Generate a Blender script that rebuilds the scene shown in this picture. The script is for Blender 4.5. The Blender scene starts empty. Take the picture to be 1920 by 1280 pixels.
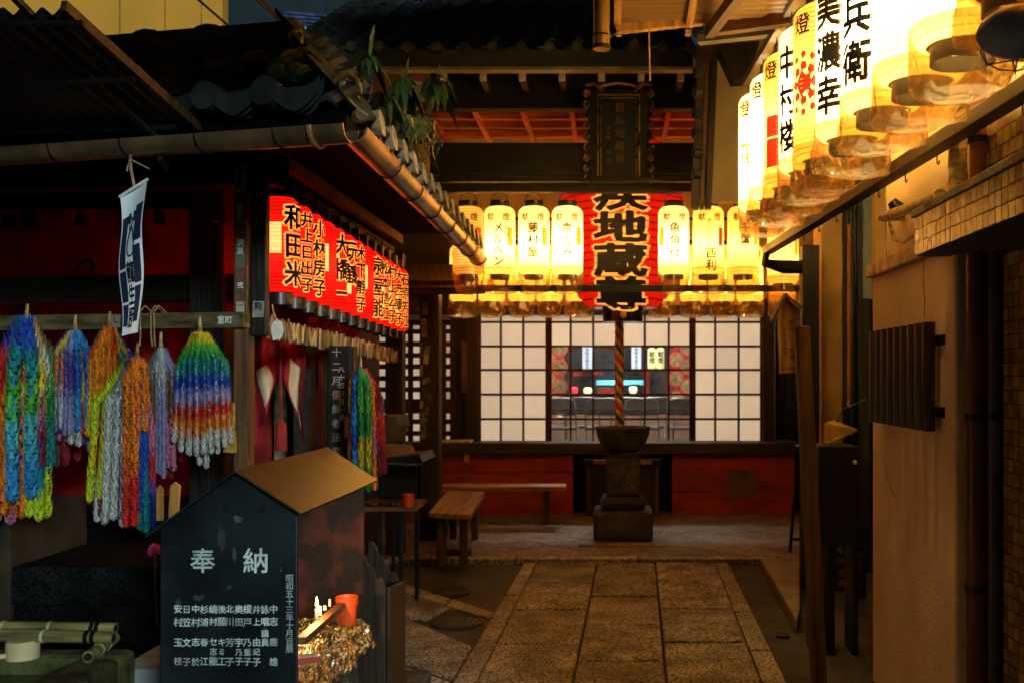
import bpy, bmesh, math, random
from mathutils import Vector as V, Matrix
random.seed(7)
R_ = math.radians
sc = bpy.context.scene
# ------------------------------------------------------------------ camera, sky, sun, exposure
F, CX, HY, EYE = 1867.0, 1150.0, 705.0, 1.5      # focal length (px of a 1920 wide frame), vanishing point, eye height
cd = bpy.data.cameras.new('camera'); cam = bpy.data.objects.new('camera', cd)
sc.collection.objects.link(cam); sc.camera = cam
cam.location = (0, 0, EYE); cam.rotation_euler = (R_(90), 0, 0)
cd.sensor_width = 36; cd.lens = 36 * F / 1920
cd.shift_x = (960 - CX) / 1920; cd.shift_y = (HY - 640) / 1920
cd.clip_end = 300; cd.clip_start = 0.05
cd.dof.use_dof = True; cd.dof.focus_distance = 4.1; cd.dof.aperture_fstop = 4.0
SUN_AZ, SUN_EL = R_(152), R_(12)                   # cool street light falling in from the alley mouth, behind and right of the camera
w = bpy.data.worlds.new('World'); sc.world = w; w.use_nodes = True
wn = w.node_tree.nodes; sky = wn.new('ShaderNodeTexSky'); sky.sky_type = 'NISHITA'
sky.sun_disc = False; sky.sun_elevation = SUN_EL; sky.sun_rotation = SUN_AZ
w.node_tree.links.new(sky.outputs[0], wn['Background'].inputs[0]); wn['Background'].inputs[1].default_value = 0.002
sl = bpy.data.lights.new('sun', 'SUN'); sun = bpy.data.objects.new('sun', sl); sc.collection.objects.link(sun)
sl.energy = 1.5; sl.angle = R_(8); sl.color = (0.72, 0.95, 1.0)
sd = V((math.sin(SUN_AZ) * math.cos(SUN_EL), math.cos(SUN_AZ) * math.cos(SUN_EL), math.sin(SUN_EL)))
sun.rotation_euler = sd.to_track_quat('Z', 'Y').to_euler()
vs = sc.view_settings; vs.view_transform = 'Standard'; vs.look = 'None'; vs.exposure = 0.25; vs.gamma = 1; vs.use_curve_mapping = False
sc.render.engine = 'CYCLES'
cy = sc.cycles; cy.use_denoising = True; cy.sample_clamp_indirect = 9; cy.max_bounces = 6; cy.diffuse_bounces = 3
cy.transparent_max_bounces = 16; cy.caustics_reflective = False; cy.caustics_refractive = False; cy.use_light_tree = True

# ------------------------------------------------------------------ helpers
COL = sc.collection
def P(px, py, Y): return V(((px - CX) / F * Y, Y, EYE - (py - HY) / F * Y))
def G(px, py, z=0.0):
    Y = (EYE - z) * F / (py - HY); return V(((px - CX) / F * Y, Y, z))
def X_(px, Y): return (px - CX) / F * Y
def Z_(py, Y): return EYE - (py - HY) / F * Y
def rnd(a, b): return random.uniform(a, b)

ORG = {}
class MB:
    def __init__(s): s.v = []; s.f = []; s.m = []; s.c = []; s.mi = 0; s.col = None
    def add(s, vs, fs):
        o = len(s.v); s.v += [tuple(v) for v in vs]
        for f in fs: s.f.append(tuple(i + o for i in f)); s.m.append(s.mi); s.c.append(s.col)
        return s
    def obox(s, c, u, v, w):
        c, u, v, w = V(c), V(u), V(v), V(w)
        vs = [c + a * u + b * v + d * w for d in (-1, 1) for b in (-1, 1) for a in (-1, 1)]
        fs = [(0, 2, 3, 1), (4, 5, 7, 6), (0, 1, 5, 4), (2, 6, 7, 3), (0, 4, 6, 2), (1, 3, 7, 5)]
        if u.cross(v).dot(w) < 0: fs = [f[::-1] for f in fs]
        return s.add(vs, fs)
    def box(s, x0, x1, y0, y1, z0, z1):
        return s.obox(((x0 + x1) / 2, (y0 + y1) / 2, (z0 + z1) / 2), ((x1 - x0) / 2, 0, 0), (0, (y1 - y0) / 2, 0), (0, 0, (z1 - z0) / 2))
    def fb(s, px0, px1, py0, py1, Y, d):          # a box whose front face spans this rectangle of the view at depth Y
        return s.box(X_(px0, Y), X_(px1, Y), Y, Y + d, Z_(py1, Y), Z_(py0, Y))
    def bar(s, p0, p1, a, b, up=(0, 0, 1)):
        p0, p1 = V(p0), V(p1); d = p1 - p0; u = d.cross(V(up)).normalized(); w = u.cross(d).normalized()
        return s.obox((p0 + p1) / 2, d / 2, u * a / 2, w * b / 2)
    def cyl(s, p0, p1, r0, r1=None, n=12, cap=True):
        p0, p1 = V(p0), V(p1); r1 = r0 if r1 is None else r1
        d = (p1 - p0).normalized(); u = d.orthogonal().normalized(); w = d.cross(u)
        ring = lambda p, r: [p + r * (math.cos(2 * math.pi * i / n) * u + math.sin(2 * math.pi * i / n) * w) for i in range(n)]
        fs = [(i, (i + 1) % n, n + (i + 1) % n, n + i) for i in range(n)]
        if cap: fs += [tuple(range(n - 1, -1, -1)), tuple(range(n, 2 * n))]
        return s.add(ring(p0, r0) + ring(p1, r1), fs)
    def lathe(s, prof, n=24, c=(0, 0, 0), wob=None, cap=False):
        c = V(c); vs = []; m = len(prof)
        for r, z in prof:
            for i in range(n):
                a = 2 * math.pi * i / n; k = r * (1 + (wob(a, z) if wob else 0))
                vs.append(c + V((k * math.cos(a), k * math.sin(a), z)))
        fs = [(j * n + i, j * n + (i + 1) % n, (j + 1) * n + (i + 1) % n, (j + 1) * n + i) for j in range(m - 1) for i in range(n)]
        if prof[0][1] > prof[-1][1]: fs = [f[::-1] for f in fs]
        if cap: fs += [tuple(range(n - 1, -1, -1)), tuple(range((m - 1) * n, m * n))]
        return s.add(vs, fs)
    def tube(s, pts, r, n=6):
        pts = [V(p) for p in pts]; vs = []; u = None
        for k, p in enumerate(pts):
            d = (pts[min(k + 1, len(pts) - 1)] - pts[max(k - 1, 0)]).normalized()
            if u is None: u = d.orthogonal().normalized()
            else: u = (u - d * u.dot(d)).normalized()
            w = d.cross(u); rr = r[k] if isinstance(r, (list, tuple)) else r
            vs += [p + rr * (math.cos(2 * math.pi * i / n) * u + math.sin(2 * math.pi * i / n) * w) for i in range(n)]
        m = len(pts)
        fs = [(j * n + i, j * n + (i + 1) % n, (j + 1) * n + (i + 1) % n, (j + 1) * n + i) for j in range(m - 1) for i in range(n)]
        fs += [tuple(range(n - 1, -1, -1)), tuple(range((m - 1) * n, m * n))]
        return s.add(vs, fs)
    def prism(s, poly, d):
        poly = [V(p) for p in poly]; d = V(d); n = len(poly)
        return s.add(poly + [p + d for p in poly], [tuple(range(n - 1, -1, -1)), tuple(range(n, 2 * n))] + [(i, (i + 1) % n, n + (i + 1) % n, n + i) for i in range(n)])
    def quad(s, *p): return s.add(p, [tuple(range(len(p)))])
    def sheet(s, fn, nu, nv):
        vs = [fn(i / nu, j / nv) for j in range(nv + 1) for i in range(nu + 1)]
        return s.add(vs, [(j * (nu + 1) + i, j * (nu + 1) + i + 1, (j + 1) * (nu + 1) + i + 1, (j + 1) * (nu + 1) + i) for j in range(nv) for i in range(nu)])
    def mesh(s, name, mats, smooth=False, org=V((0, 0, 0))):
        me = bpy.data.meshes.new(name)
        me.from_pydata([(v[0] - org.x, v[1] - org.y, v[2] - org.z) for v in s.v], [], s.f)
        for m in (mats if isinstance(mats, (list, tuple)) else [mats]): me.materials.append(m)
        if any(s.m): me.polygons.foreach_set('material_index', s.m)
        if smooth:
            me.polygons.foreach_set('use_smooth', [True] * len(s.f))
            if smooth != 1: me.set_sharp_from_angle(angle=R_(smooth))
        if any(c is not None for c in s.c):
            at = me.color_attributes.new('Col', 'FLOAT_COLOR', 'CORNER'); d = []
            for f, c in zip(s.f, s.c): d += list((c or (1, 1, 1)) + (1,)) * len(f)
            at.data.foreach_set('color', d)
        me.update(); return me
    def build(s, name, mats, parent=None, smooth=False, bevel=0):
        org = ORG.get(parent.name, V((0, 0, 0))) if parent else V((0, 0, 0))
        o = inst(name, s.mesh(name, mats, smooth, org), parent)
        if bevel:
            b = o.modifiers.new('bevel', 'BEVEL'); b.width = bevel; b.segments = 2; b.limit_method = 'ANGLE'
        return o
def inst(name, me, parent=None, loc=None, rot=None, scale=None):
    o = bpy.data.objects.new(name, me); COL.objects.link(o)
    if parent: o.parent = parent; ORG[o.name] = ORG.get(parent.name, V((0, 0, 0)))
    if loc is not None: o.location = V(loc) - (ORG.get(parent.name, V((0, 0, 0))) if parent else V((0, 0, 0)))
    if rot is not None: o.rotation_euler = rot
    if scale is not None: o.scale = scale
    return o
def tag(o, label=None, cat=None, group=None, kind=None):
    for k, v in (('label', label), ('category', cat), ('group', group), ('kind', kind)):
        if v: o[k] = v
    return o
def thing(name, label, cat, loc=(0, 0, 0), group=None):
    o = bpy.data.objects.new(name, None); COL.objects.link(o); o.location = loc; o.empty_display_size = 0.1
    ORG[o.name] = V(loc); return tag(o, label, cat, group)
def smoothed(o, lv=1):
    m = o.modifiers.new('sub', 'SUBSURF'); m.levels = m.render_levels = lv; return o
ORD = ['first', 'second', 'third', 'fourth', 'fifth', 'sixth', 'seventh', 'eighth', 'ninth', 'tenth', 'eleventh', 'twelfth', 'thirteenth', 'fourteenth', 'fifteenth']

# ------------------------------------------------------------------ materials
MATS = {}
def mat(name, col, rough=0.7, var=0.25, scale=6.0, stretch=(1, 1, 1), bump=0.0, bscale=40.0, metal=0.0, emit=None, col2=None, spec=0.4, detail=6, speck=0):
    if name in MATS: return MATS[name]
    m = bpy.data.materials.new(name); m.use_nodes = True; MATS[name] = m
    nt = m.node_tree; N = nt.nodes; L = nt.links; b = N['Principled BSDF']
    b.inputs['Roughness'].default_value = rough; b.inputs['Metallic'].default_value = metal; b.inputs['Specular IOR Level'].default_value = spec
    tc = N.new('ShaderNodeTexCoord'); mp = N.new('ShaderNodeMapping'); mp.inputs['Scale'].default_value = stretch
    oi = N.new('ShaderNodeObjectInfo'); ad = N.new('ShaderNodeVectorMath'); ad.operation = 'ADD'
    sc_ = N.new('ShaderNodeVectorMath'); sc_.operation = 'SCALE'; sc_.inputs[0].default_value = (31, 17, 23); L.new(oi.outputs['Random'], sc_.inputs['Scale'])
    L.new(tc.outputs['Object'], ad.inputs[0]); L.new(sc_.outputs[0], ad.inputs[1]); L.new(ad.outputs[0], mp.inputs[0])
    ns = N.new('ShaderNodeTexNoise'); ns.inputs['Scale'].default_value = scale; ns.inputs['Detail'].default_value = detail; L.new(mp.outputs[0], ns.inputs[0])
    cr = N.new('ShaderNodeValToRGB'); L.new(ns.outputs[0], cr.inputs[0])
    c1 = [max(0, c * (1 - 2 * var)) for c in col]; c2 = col2 or [min(1, c * (1 + 1.2 * var)) for c in col]
    cr.color_ramp.elements[0].position = 0.3; cr.color_ramp.elements[1].position = 0.7
    cr.color_ramp.elements[0].color = (*c1, 1); cr.color_ramp.elements[1].color = (*c2, 1)
    out = cr.outputs[0]
    hv = N.new('ShaderNodeHueSaturation'); mr = N.new('ShaderNodeMapRange'); mr.inputs[3].default_value = 1 - var * 0.8; mr.inputs[4].default_value = 1 + var * 0.8
    L.new(oi.outputs['Random'], mr.inputs[0]); L.new(mr.outputs[0], hv.inputs['Value']); L.new(out, hv.inputs['Color']); out = hv.outputs[0]
    if speck:
        s2 = N.new('ShaderNodeTexNoise'); s2.inputs['Scale'].default_value = speck; s2.inputs['Detail'].default_value = 3; L.new(mp.outputs[0], s2.inputs[0])
        r2 = N.new('ShaderNodeValToRGB'); L.new(s2.outputs[0], r2.inputs[0]); r2.color_ramp.elements[0].position = .44; r2.color_ramp.elements[1].position = .53
        r2.color_ramp.elements[0].color = (.24, .24, .24, 1); r2.color_ramp.elements[1].color = (1.2, 1.2, 1.2, 1)
        mm = N.new('ShaderNodeMix'); mm.data_type = 'RGBA'; mm.blend_type = 'MULTIPLY'; mm.inputs[0].default_value = 1
        L.new(out, mm.inputs[6]); L.new(r2.outputs[0], mm.inputs[7]); out = mm.outputs[2]
    L.new(out, b.inputs['Base Color'])
    rr = N.new('ShaderNodeMapRange'); rr.inputs[3].default_value = max(0, rough - .12); rr.inputs[4].default_value = min(1, rough + .12)
    L.new(ns.outputs[0], rr.inputs[0]); L.new(rr.outputs[0], b.inputs['Roughness'])
    if bump:
        bn = N.new('ShaderNodeTexNoise'); bn.inputs['Scale'].default_value = bscale; bn.inputs['Detail'].default_value = 4; L.new(mp.outputs[0], bn.inputs[0])
        bp = N.new('ShaderNodeBump'); bp.inputs['Strength'].default_value = bump; bp.inputs['Distance'].default_value = .01
        L.new(bn.outputs[0], bp.inputs['Height']); L.new(bp.outputs[0], b.inputs['Normal'])
    if emit: b.inputs['Emission Color'].default_value = (*emit[0], 1); b.inputs['Emission Strength'].default_value = emit[1]
    return m
def wood(name, col, rough=.6, var=.35, axis=2, bump=.35, spec=.3):
    st = [26, 26, 26]; st[axis] = 1.6
    return mat(name, col, rough, var, 1.0, st, bump, 3.0, spec=spec)
def paper_lamp(name, emi, es, trans, rib=None, vary=.35, stripes=46.0):
    """lantern paper: lets the bulb's light through, glows, and is darker where a hoop runs"""
    m = bpy.data.materials.new(name); m.use_nodes = True; MATS[name] = m
    nt = m.node_tree; N = nt.nodes; L = nt.links; N.remove(N['Principled BSDF']); out = N['Material Output']
    tc = N.new('ShaderNodeTexCoord'); sp = N.new('ShaderNodeSeparateXYZ'); L.new(tc.outputs['Object'], sp.inputs[0])
    mu = N.new('ShaderNodeMath'); mu.operation = 'MULTIPLY'; mu.inputs[1].default_value = stripes; L.new(sp.outputs[2], mu.inputs[0])
    fr = N.new('ShaderNodeMath'); fr.operation = 'FRACT'; L.new(mu.outputs[0], fr.inputs[0])
    cr = N.new('ShaderNodeValToRGB'); L.new(fr.outputs[0], cr.inputs[0]); e = cr.color_ramp.elements
    e[0].position = .0; e[0].color = (.22, .22, .22, 1); e[1].position = .18; e[1].color = (1, 1, 1, 1)
    x = cr.color_ramp.elements.new(.86); x.color = (1, 1, 1, 1); x = cr.color_ramp.elements.new(1.0); x.color = (.22, .22, .22, 1)
    if not stripes:
        for q_ in cr.color_ramp.elements: q_.color = (1, 1, 1, 1)
    ns = N.new('ShaderNodeTexNoise'); ns.inputs['Scale'].default_value = 14; L.new(tc.outputs['Object'], ns.inputs[0])
    oi = N.new('ShaderNodeObjectInfo'); mr = N.new('ShaderNodeMapRange'); mr.inputs[3].default_value = 1 - vary; mr.inputs[4].default_value = 1 + vary; L.new(oi.outputs['Random'], mr.inputs[0])
    m2 = N.new('ShaderNodeMapRange'); m2.inputs[3].default_value = .75; m2.inputs[4].default_value = 1.2; L.new(ns.outputs[0], m2.inputs[0])
    k = N.new('ShaderNodeMath'); k.operation = 'MULTIPLY'; L.new(mr.outputs[0], k.inputs[0]); L.new(m2.outputs[0], k.inputs[1])
    k2 = N.new('ShaderNodeMath'); k2.operation = 'MULTIPLY'; L.new(k.outputs[0], k2.inputs[0]); L.new(cr.outputs[0], k2.inputs[1])
    k3 = N.new('ShaderNodeMath'); k3.operation = 'MULTIPLY'; L.new(k2.outputs[0], k3.inputs[0]); k3.inputs[1].default_value = es
    em = N.new('ShaderNodeEmission'); em.inputs[0].default_value = (*emi, 1); L.new(k3.outputs[0], em.inputs[1])
    tcol = N.new('ShaderNodeMix'); tcol.data_type = 'RGBA'; tcol.blend_type = 'MULTIPLY'; tcol.inputs[0].default_value = 1; tcol.inputs[6].default_value = (*trans, 1); L.new(cr.outputs[0], tcol.inputs[7])
    tr = N.new('ShaderNodeBsdfTranslucent'); L.new(tcol.outputs[2], tr.inputs[0])
    df = N.new('ShaderNodeBsdfDiffuse'); L.new(tcol.outputs[2], df.inputs[0])
    mx = N.new('ShaderNodeMixShader'); mx.inputs[0].default_value = .35; L.new(tr.outputs[0], mx.inputs[1]); L.new(df.outputs[0], mx.inputs[2])
    a = N.new('ShaderNodeAddShader'); L.new(mx.outputs[0], a.inputs[0]); L.new(em.outputs[0], a.inputs[1]); L.new(a.outputs[0], out.inputs[0])
    return m
def clear(name, tint, haze=.12, gloss=.1, rough=.15):
    """thin clear plastic or glass sheet"""
    m = bpy.data.materials.new(name); m.use_nodes = True; MATS[name] = m
    nt = m.node_tree; N = nt.nodes; L = nt.links; N.remove(N['Principled BSDF']); out = N['Material Output']
    t = N.new('ShaderNodeBsdfTransparent'); t.inputs[0].default_value = (*tint, 1)
    d = N.new('ShaderNodeBsdfTranslucent'); d.inputs[0].default_value = (*tint, 1)
    d2 = N.new('ShaderNodeBsdfDiffuse'); d2.inputs[0].default_value = (*tint, 1); md = N.new('ShaderNodeMixShader'); L.new(d.outputs[0], md.inputs[1]); L.new(d2.outputs[0], md.inputs[2])
    g = N.new('ShaderNodeBsdfGlossy'); g.inputs[1].default_value = rough
    m1 = N.new('ShaderNodeMixShader'); m1.inputs[0].default_value = haze; L.new(t.outputs[0], m1.inputs[1]); L.new(md.outputs[0], m1.inputs[2])
    m2 = N.new('ShaderNodeMixShader'); m2.inputs[0].default_value = gloss; L.new(m1.outputs[0], m2.inputs[1]); L.new(g.outputs[0], m2.inputs[2])
    L.new(m2.outputs[0], out.inputs[0]); return m
def vcol(name, rough=.6, spec=.3):
    m = mat(name, (.5, .5, .5), rough, spec=spec); nt = m.node_tree
    at = nt.nodes.new('ShaderNodeVertexColor'); at.layer_name = 'Col'
    nt.links.new(at.outputs[0], nt.nodes['Principled BSDF'].inputs['Base Color']); return m

WD = wood('dark_wood', (.030, .016, .009)); WDX = wood('dark_wood_x', (.030, .016, .009), axis=0); WDY = wood('dark_wood_y', (.030, .016, .009), axis=1)
WB = wood('black_wood', (.011, .008, .006), rough=.5); WBX = wood('black_wood_x', (.011, .008, .006), rough=.5, axis=0)
WM = wood('brown_wood', (.10, .045, .018)); WMX = wood('brown_wood_x', (.10, .045, .018), axis=0); WMY = wood('brown_wood_y', (.10, .045, .018), axis=1)
def ramp(m, a, b):
    for n in m.node_tree.nodes:
        if n.type == 'VALTORGB': n.color_ramp.elements[0].position = a; n.color_ramp.elements[1].position = b; break
    return m
WL = wood('pale_wood', (.42, .24, .09)); WLX = wood('pale_wood_x', (.40, .23, .09), axis=0); WLY = wood('pale_wood_y', (.40, .23, .09), axis=1)
WO = wood('orange_wood', (.75, .19, .04), axis=0); WOY = wood('orange_wood_y', (.75, .19, .04), axis=1)
BLK = mat('black_paint', (.006, .006, .006), .45, .3); IRON = mat('black_iron', (.02, .02, .02), .4, .3, metal=.5)
MATTBLK = mat('matt_black', (.004, .0035, .003), .98, .3, spec=.03)  # near-black, fully matt finish of the shrine roof and ceiling
INK = mat('ink', (.004, .0035, .003), .8, .1); GOLDINK = None
RED = mat('red_paint', (.44, .018, .012), .55, .35, 3, bump=.15, bscale=30)
REDW = mat('red_boards', (.30, .022, .018), .6, .22, 2.5, (1.5, 6, 6), bump=.3, bscale=14)
STONE = mat('dark_stone', (.055, .05, .042), .8, .35, 8, bump=.5, bscale=60, speck=90)
GRANITE = mat('granite', (.36, .32, .24), .8, .33, 5, bump=1.0, bscale=60, speck=62)
GRANITE2 = mat('granite_kerb', (.40, .36, .28), .8, .22, 6, bump=.9, bscale=60, speck=70)
ASPH = mat('asphalt', (.060, .055, .048), .85, .35, 4, bump=.6, bscale=150, speck=180)
PLAZA = mat('plaza_stone', (.24, .19, .14), .7, .25, 5, bump=.25, bscale=90, speck=70)
TILE = mat('roof_clay', (.05, .048, .045), .5, .4, 9, bump=.3, bscale=60)
TILELIT = mat('lit_clay', (.33, .29, .20), .7, .4, 20, bump=.4, bscale=90)
COPPER = mat('gutter_metal', (.42, .26, .12), .35, .3, 5, metal=.7, bump=.1, bscale=20)
BEIGE = mat('beige_render', (.84, .68, .46), .9, .13, 2.0, (1, 1, .8), bump=.35, bscale=90, detail=10)
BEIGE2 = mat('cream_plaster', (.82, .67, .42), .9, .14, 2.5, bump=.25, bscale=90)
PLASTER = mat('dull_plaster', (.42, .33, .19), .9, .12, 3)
GOLD = mat('gold_leaf', (.75, .45, .10), .3, .3, 20, metal=.9)
WHITE = mat('white_paint', (.78, .75, .70), .7, .08)
PAPERW = mat('paper_white', (.80, .76, .66), .9, .12, 8)
GREEN = mat('leaf_green', (.026, .055, .012), .5, .4, 8, spec=.5)
STRAW = mat('straw_rope', (.45, .30, .14), .9, .3, 30)
FOIL = mat('foil', (.85, .75, .55), .22, .2, 20, metal=1.0, bump=1.0, bscale=70)
BAG = clear('clear_bag', (1.0, .97, .90), .035, .05, .12); SKIRT = clear('bag_skirt', (.80, .64, .36), .20, .14, .10); GLASS = clear('clear_pane', (.85, .9, .95), .02, .04, .03)
def lit(name, c, s): return mat(name, [min(.8, x) for x in c], .6, .05, emit=(c, s))

# ------------------------------------------------------------------ lettering
_G = {}
def glyph(ch, t=0.0, cut=0):
    """flat faces of one character; the stroke outline is thickened by t with brush-like strips, each a hair above the last"""
    k = (ch, t, cut)
    if k in _G: return _G[k]
    cu = bpy.data.curves.new('g', 'FONT'); cu.body = ch; cu.resolution_u = 2
    o = bpy.data.objects.new('g', cu); COL.objects.link(o)
    ev = o.evaluated_get(bpy.context.evaluated_depsgraph_get()); me = ev.to_mesh()
    vs = [(v.co.x, v.co.y, 0) for v in me.vertices]; fs = [tuple(p.vertices) for p in me.polygons]
    ev.to_mesh_clear(); bpy.data.objects.remove(o); bpy.data.curves.remove(cu)
    if t > 0:
        cnt = {}
        for f in fs:
            for a, b in zip(f, f[1:] + f[:1]): e = (min(a, b), max(a, b)); cnt[e] = cnt.get(e, 0) + 1
        rg = random.Random(ord(ch))
        for (a, b), c in cnt.items():
            if c != 1: continue
            p, q = V(vs[a]), V(vs[b]); d = q - p
            if d.length < 1e-5: continue
            d.normalize(); n = V((-d.y, d.x, 0)); l = rg.uniform(.05, 1.0); t0, t1 = t * rg.uniform(.75, 1.15), t * rg.uniform(.75, 1.15); i = len(vs)
            for w_ in (p - d * t0 * .55 + n * t0, p - d * t0 * .55 - n * t0, q + d * t1 * .55 - n * t1, q + d * t1 * .55 + n * t1): vs.append((w_.x, w_.y, l))
            fs.append((i, i + 1, i + 2, i + 3))
    if cut:
        bm = bmesh.new(); bv = [bm.verts.new(v) for v in vs]
        for f in fs:
            try: bm.faces.new([bv[i] for i in f])
            except ValueError: pass
        for ax in ((0,) if cut > 0 else (0, 1)):
            for i in range(1, abs(cut)):
                co = [0, 0, 0]; co[ax] = i / abs(cut) - (.12 if ax else 0); no = [0, 0, 0]; no[ax] = 1
                bmesh.ops.bisect_plane(bm, geom=bm.verts[:] + bm.edges[:] + bm.faces[:], plane_co=co, plane_no=no)
        bm.verts.index_update(); vs = [tuple(v.co) for v in bm.verts]; fs = [tuple(v.index for v in f.verts) for f in bm.faces]; bm.free()
    adv = 1.0 if ord(ch) > 255 else .62
    _G[k] = ([(x - adv / 2, y - .38, l) for x, y, l in vs], fs); return _G[k]
LJ = .0006
def text(mb, s, o, right, up, size, step=1.05, off=.012, vertical=True, sx=1.0, jit=0.0):
    o, right, up = V(o), V(right), V(up); nn = right.cross(up).normalized()
    for i, ch in enumerate(s):
        if ch == ' ': continue
        vs, fs = glyph(ch, off); a = -i * step * size if vertical else 0; b = 0 if vertical else i * step * size
        a += rnd(-jit, jit) * size; b += rnd(-jit, jit) * size
        mb.add([o + right * (x * size * sx + b) + up * (y * size + a) + nn * l * LJ for x, y, l in vs], fs)
def text_round(mb, s, c, Rf, ang, ztop, size, step=1.0, off=.02, sx=1.0, lift=.002, cut=7):
    c = V(c)
    for i, ch in enumerate(s):
        if ch == ' ': continue
        vs, fs = glyph(ch, off, cut); out = []
        for x, y, l in vs:
            z = ztop - (i + .5) * step * size + y * size; r = (Rf(z) if callable(Rf) else Rf) + lift + l * LJ; a = ang + x * size * sx / r
            out.append(c + V((r * math.sin(a), -r * math.cos(a), z)))
        mb.add(out, fs)
def patch_round(mb, c, Rf, a0, a1, z0, z1, lift=.001, n=8, m=6):
    c = V(c)
    def fn(u, v):
        z = z0 + (z1 - z0) * v; r = (Rf(z) if callable(Rf) else Rf) + lift; a = a0 + (a1 - a0) * u
        return c + V((r * math.sin(a), -r * math.cos(a), z))
    mb.sheet(fn, n, m)
# ================================================================== GROUND
mb = MB(); mb.sheet(lambda u, v: (-60 + 120 * u, -30 + 120 * v, 0), 8, 8)
tag(mb.build('ground', ASPH), kind='structure')
def lerp(a, b, t): return a + (b - a) * t
def ln(p0, p1):                                     # a straight joint on the ground, given by two image points -> X(Y)
    a, b = G(*p0), G(*p1); return lambda Y: a.x + (b.x - a.x) * (Y - a.y) / (b.y - a.y)
lines = [ln((983, 1058), (851, 1280)), ln((1006, 1058), (895, 1280)), ln((1120, 1057), (1075, 1280)), ln((1229, 1058), (1249, 1280)), ln((1340, 1058), (1428, 1280)), ln((1365, 1058), (1473, 1280))]
YP = G(0, 1058).y
def yr(l): return [YP - .01] + [G(0, y).y for y in l]
joints = [yr([1120, 1207]), yr([1099, 1148, 1213]), yr([1077, 1123, 1175, 1246]), yr([1147, 1210]), yr([1152, 1225])]
path = tag(MB().build('path', GRANITE), kind='structure')
mb = MB(); mb.quad((lines[0](-4), -4, .002), (lines[5](-4), -4, .002), (lines[5](YP), YP, .002), (lines[0](YP), YP, .002))
bed = mb.build('joint_bed', mat('joint_dirt', (.018, .015, .012), .95, .3), path)
def slab(name, pts, z0, z1, m, parent, g=.009, bev=.009):
    pts = [V((p[0], p[1], 0)) for p in pts]; c = sum(pts, V((0, 0, 0))) / len(pts); q = []
    for p in pts:
        d = V(p) - c; d.z = 0; q.append(V((p[0], p[1], 0)) - d.normalized() * g * 1.4)
    a = sum(q[i].x * q[(i + 1) % len(q)].y - q[(i + 1) % len(q)].x * q[i].y for i in range(len(q)))
    if a < 0: q = q[::-1]
    k = MB(); k.prism([V((p.x, p.y, z0)) for p in q], (0, 0, z1 - z0))
    return k.build(name, m, parent, bevel=bev)
for c in range(5):
    js = list(joints[c]); st = (js[-2] - js[-1]) if len(js) > 2 else .9
    while js[-1] > -2: js.append(js[-1] - max(.55, st) * rnd(.92, 1.08))
    for a, b in zip(js, js[1:]):
        dz = rnd(-.004, .004)
        slab('paving_slab', [(lines[c](a), a), (lines[c + 1](a), a), (lines[c + 1](b), b), (lines[c](b), b)], -.05, .022 + dz, GRANITE2 if c in (0, 4) else GRANITE, path)
# side paving left of the path
side = tag(MB().build('side_paving', GRANITE), kind='structure')
def gs(pts, m=GRANITE, z=.016): slab('paving_slab', [G(*p) for p in pts], -.05, z, m, side, g=.008)
gs([(700, 1078), (757, 1097), (757, 1112), (690, 1090)], GRANITE2); gs([(757, 1097), (848, 1125), (832, 1138), (757, 1112)], GRANITE2); gs([(848, 1125), (930, 1152), (915, 1162), (832, 1138)], GRANITE2)
gs([(690, 1090), (757, 1112), (850, 1140), (800, 1165), (690, 1150)]); gs([(690, 1150), (757, 1160), (888, 1216), (760, 1224)])
gs([(760, 1224), (888, 1216), (850, 1278), (740, 1240)]); gs([(690, 1152), (756, 1226), (735, 1242), (690, 1280)]); gs([(735, 1245), (848, 1282), (820, 1330), (690, 1330), (690, 1285)])
for (px, py, r) in ((845, 1112, .14), (858, 1168, .16), (1468, 1194, .04)):     # round iron covers let into the ground
    c = G(px, py); t = thing('drain_cover', {.14: 'round iron drain cover with slots in the asphalt left of the path', .16: 'worn round drain cover nearest the bottom left of the path', .04: 'tiny round metal cap in the ground by the right plank'}[r], 'drain cover', (c.x, c.y, 0))
    k = MB(); k.lathe([(r * .98, .0), (r, .016), (r * .86, .02), (r * .84, .013), (.001, .013)], 28, c); k.build('rim', mat('worn_iron', (.05, .043, .035), .8, .3), t, smooth=40)
    if r > .1:
        for i in range(-3, 4):
            k = MB(); hw = math.sqrt(max(.001, (.8 * r) ** 2 - (i * r * .22) ** 2)); k.box(c.x + i * r * .22 - .008, c.x + i * r * .22 + .008, c.y - hw, c.y + hw, .012, .019); k.build('slat', IRON, t)
# raised court in front of the hall
plaza = tag(MB().build('court', PLAZA), kind='structure'); PZ = .045
mb = MB(); mb.box(-4.2, 3.2, YP + .09, 11.2, -.05, PZ - .012); mb.build('court_bed', mat('joint_dirt2', (.05, .038, .026), .95, .3), plaza)
x = -4.2
while x < 3.2:
    l = rnd(.75, 1.15); slab('kerb_stone', [(x, YP), (x + l, YP), (x + l, YP + .13), (x, YP + .13)], -.05, PZ + .002, GRANITE2, plaza, .004, .006); x += l
def clip(poly, x0, x1, y0, y1):
    for ax, lim, sgn in ((0, x0, 1), (0, x1, -1), (1, y0, 1), (1, y1, -1)):
        out = []
        for i, p in enumerate(poly):
            q = poly[i - 1]; a = (p[ax] - lim) * sgn; b = (q[ax] - lim) * sgn
            if (a < 0) != (b < 0):
                t = b / (b - a); out.append((q[0] + (p[0] - q[0]) * t, q[1] + (p[1] - q[1]) * t))
            if a >= 0: out.append(p)
        poly = out
        if len(poly) < 3: return []
    return poly
s = .52
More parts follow.
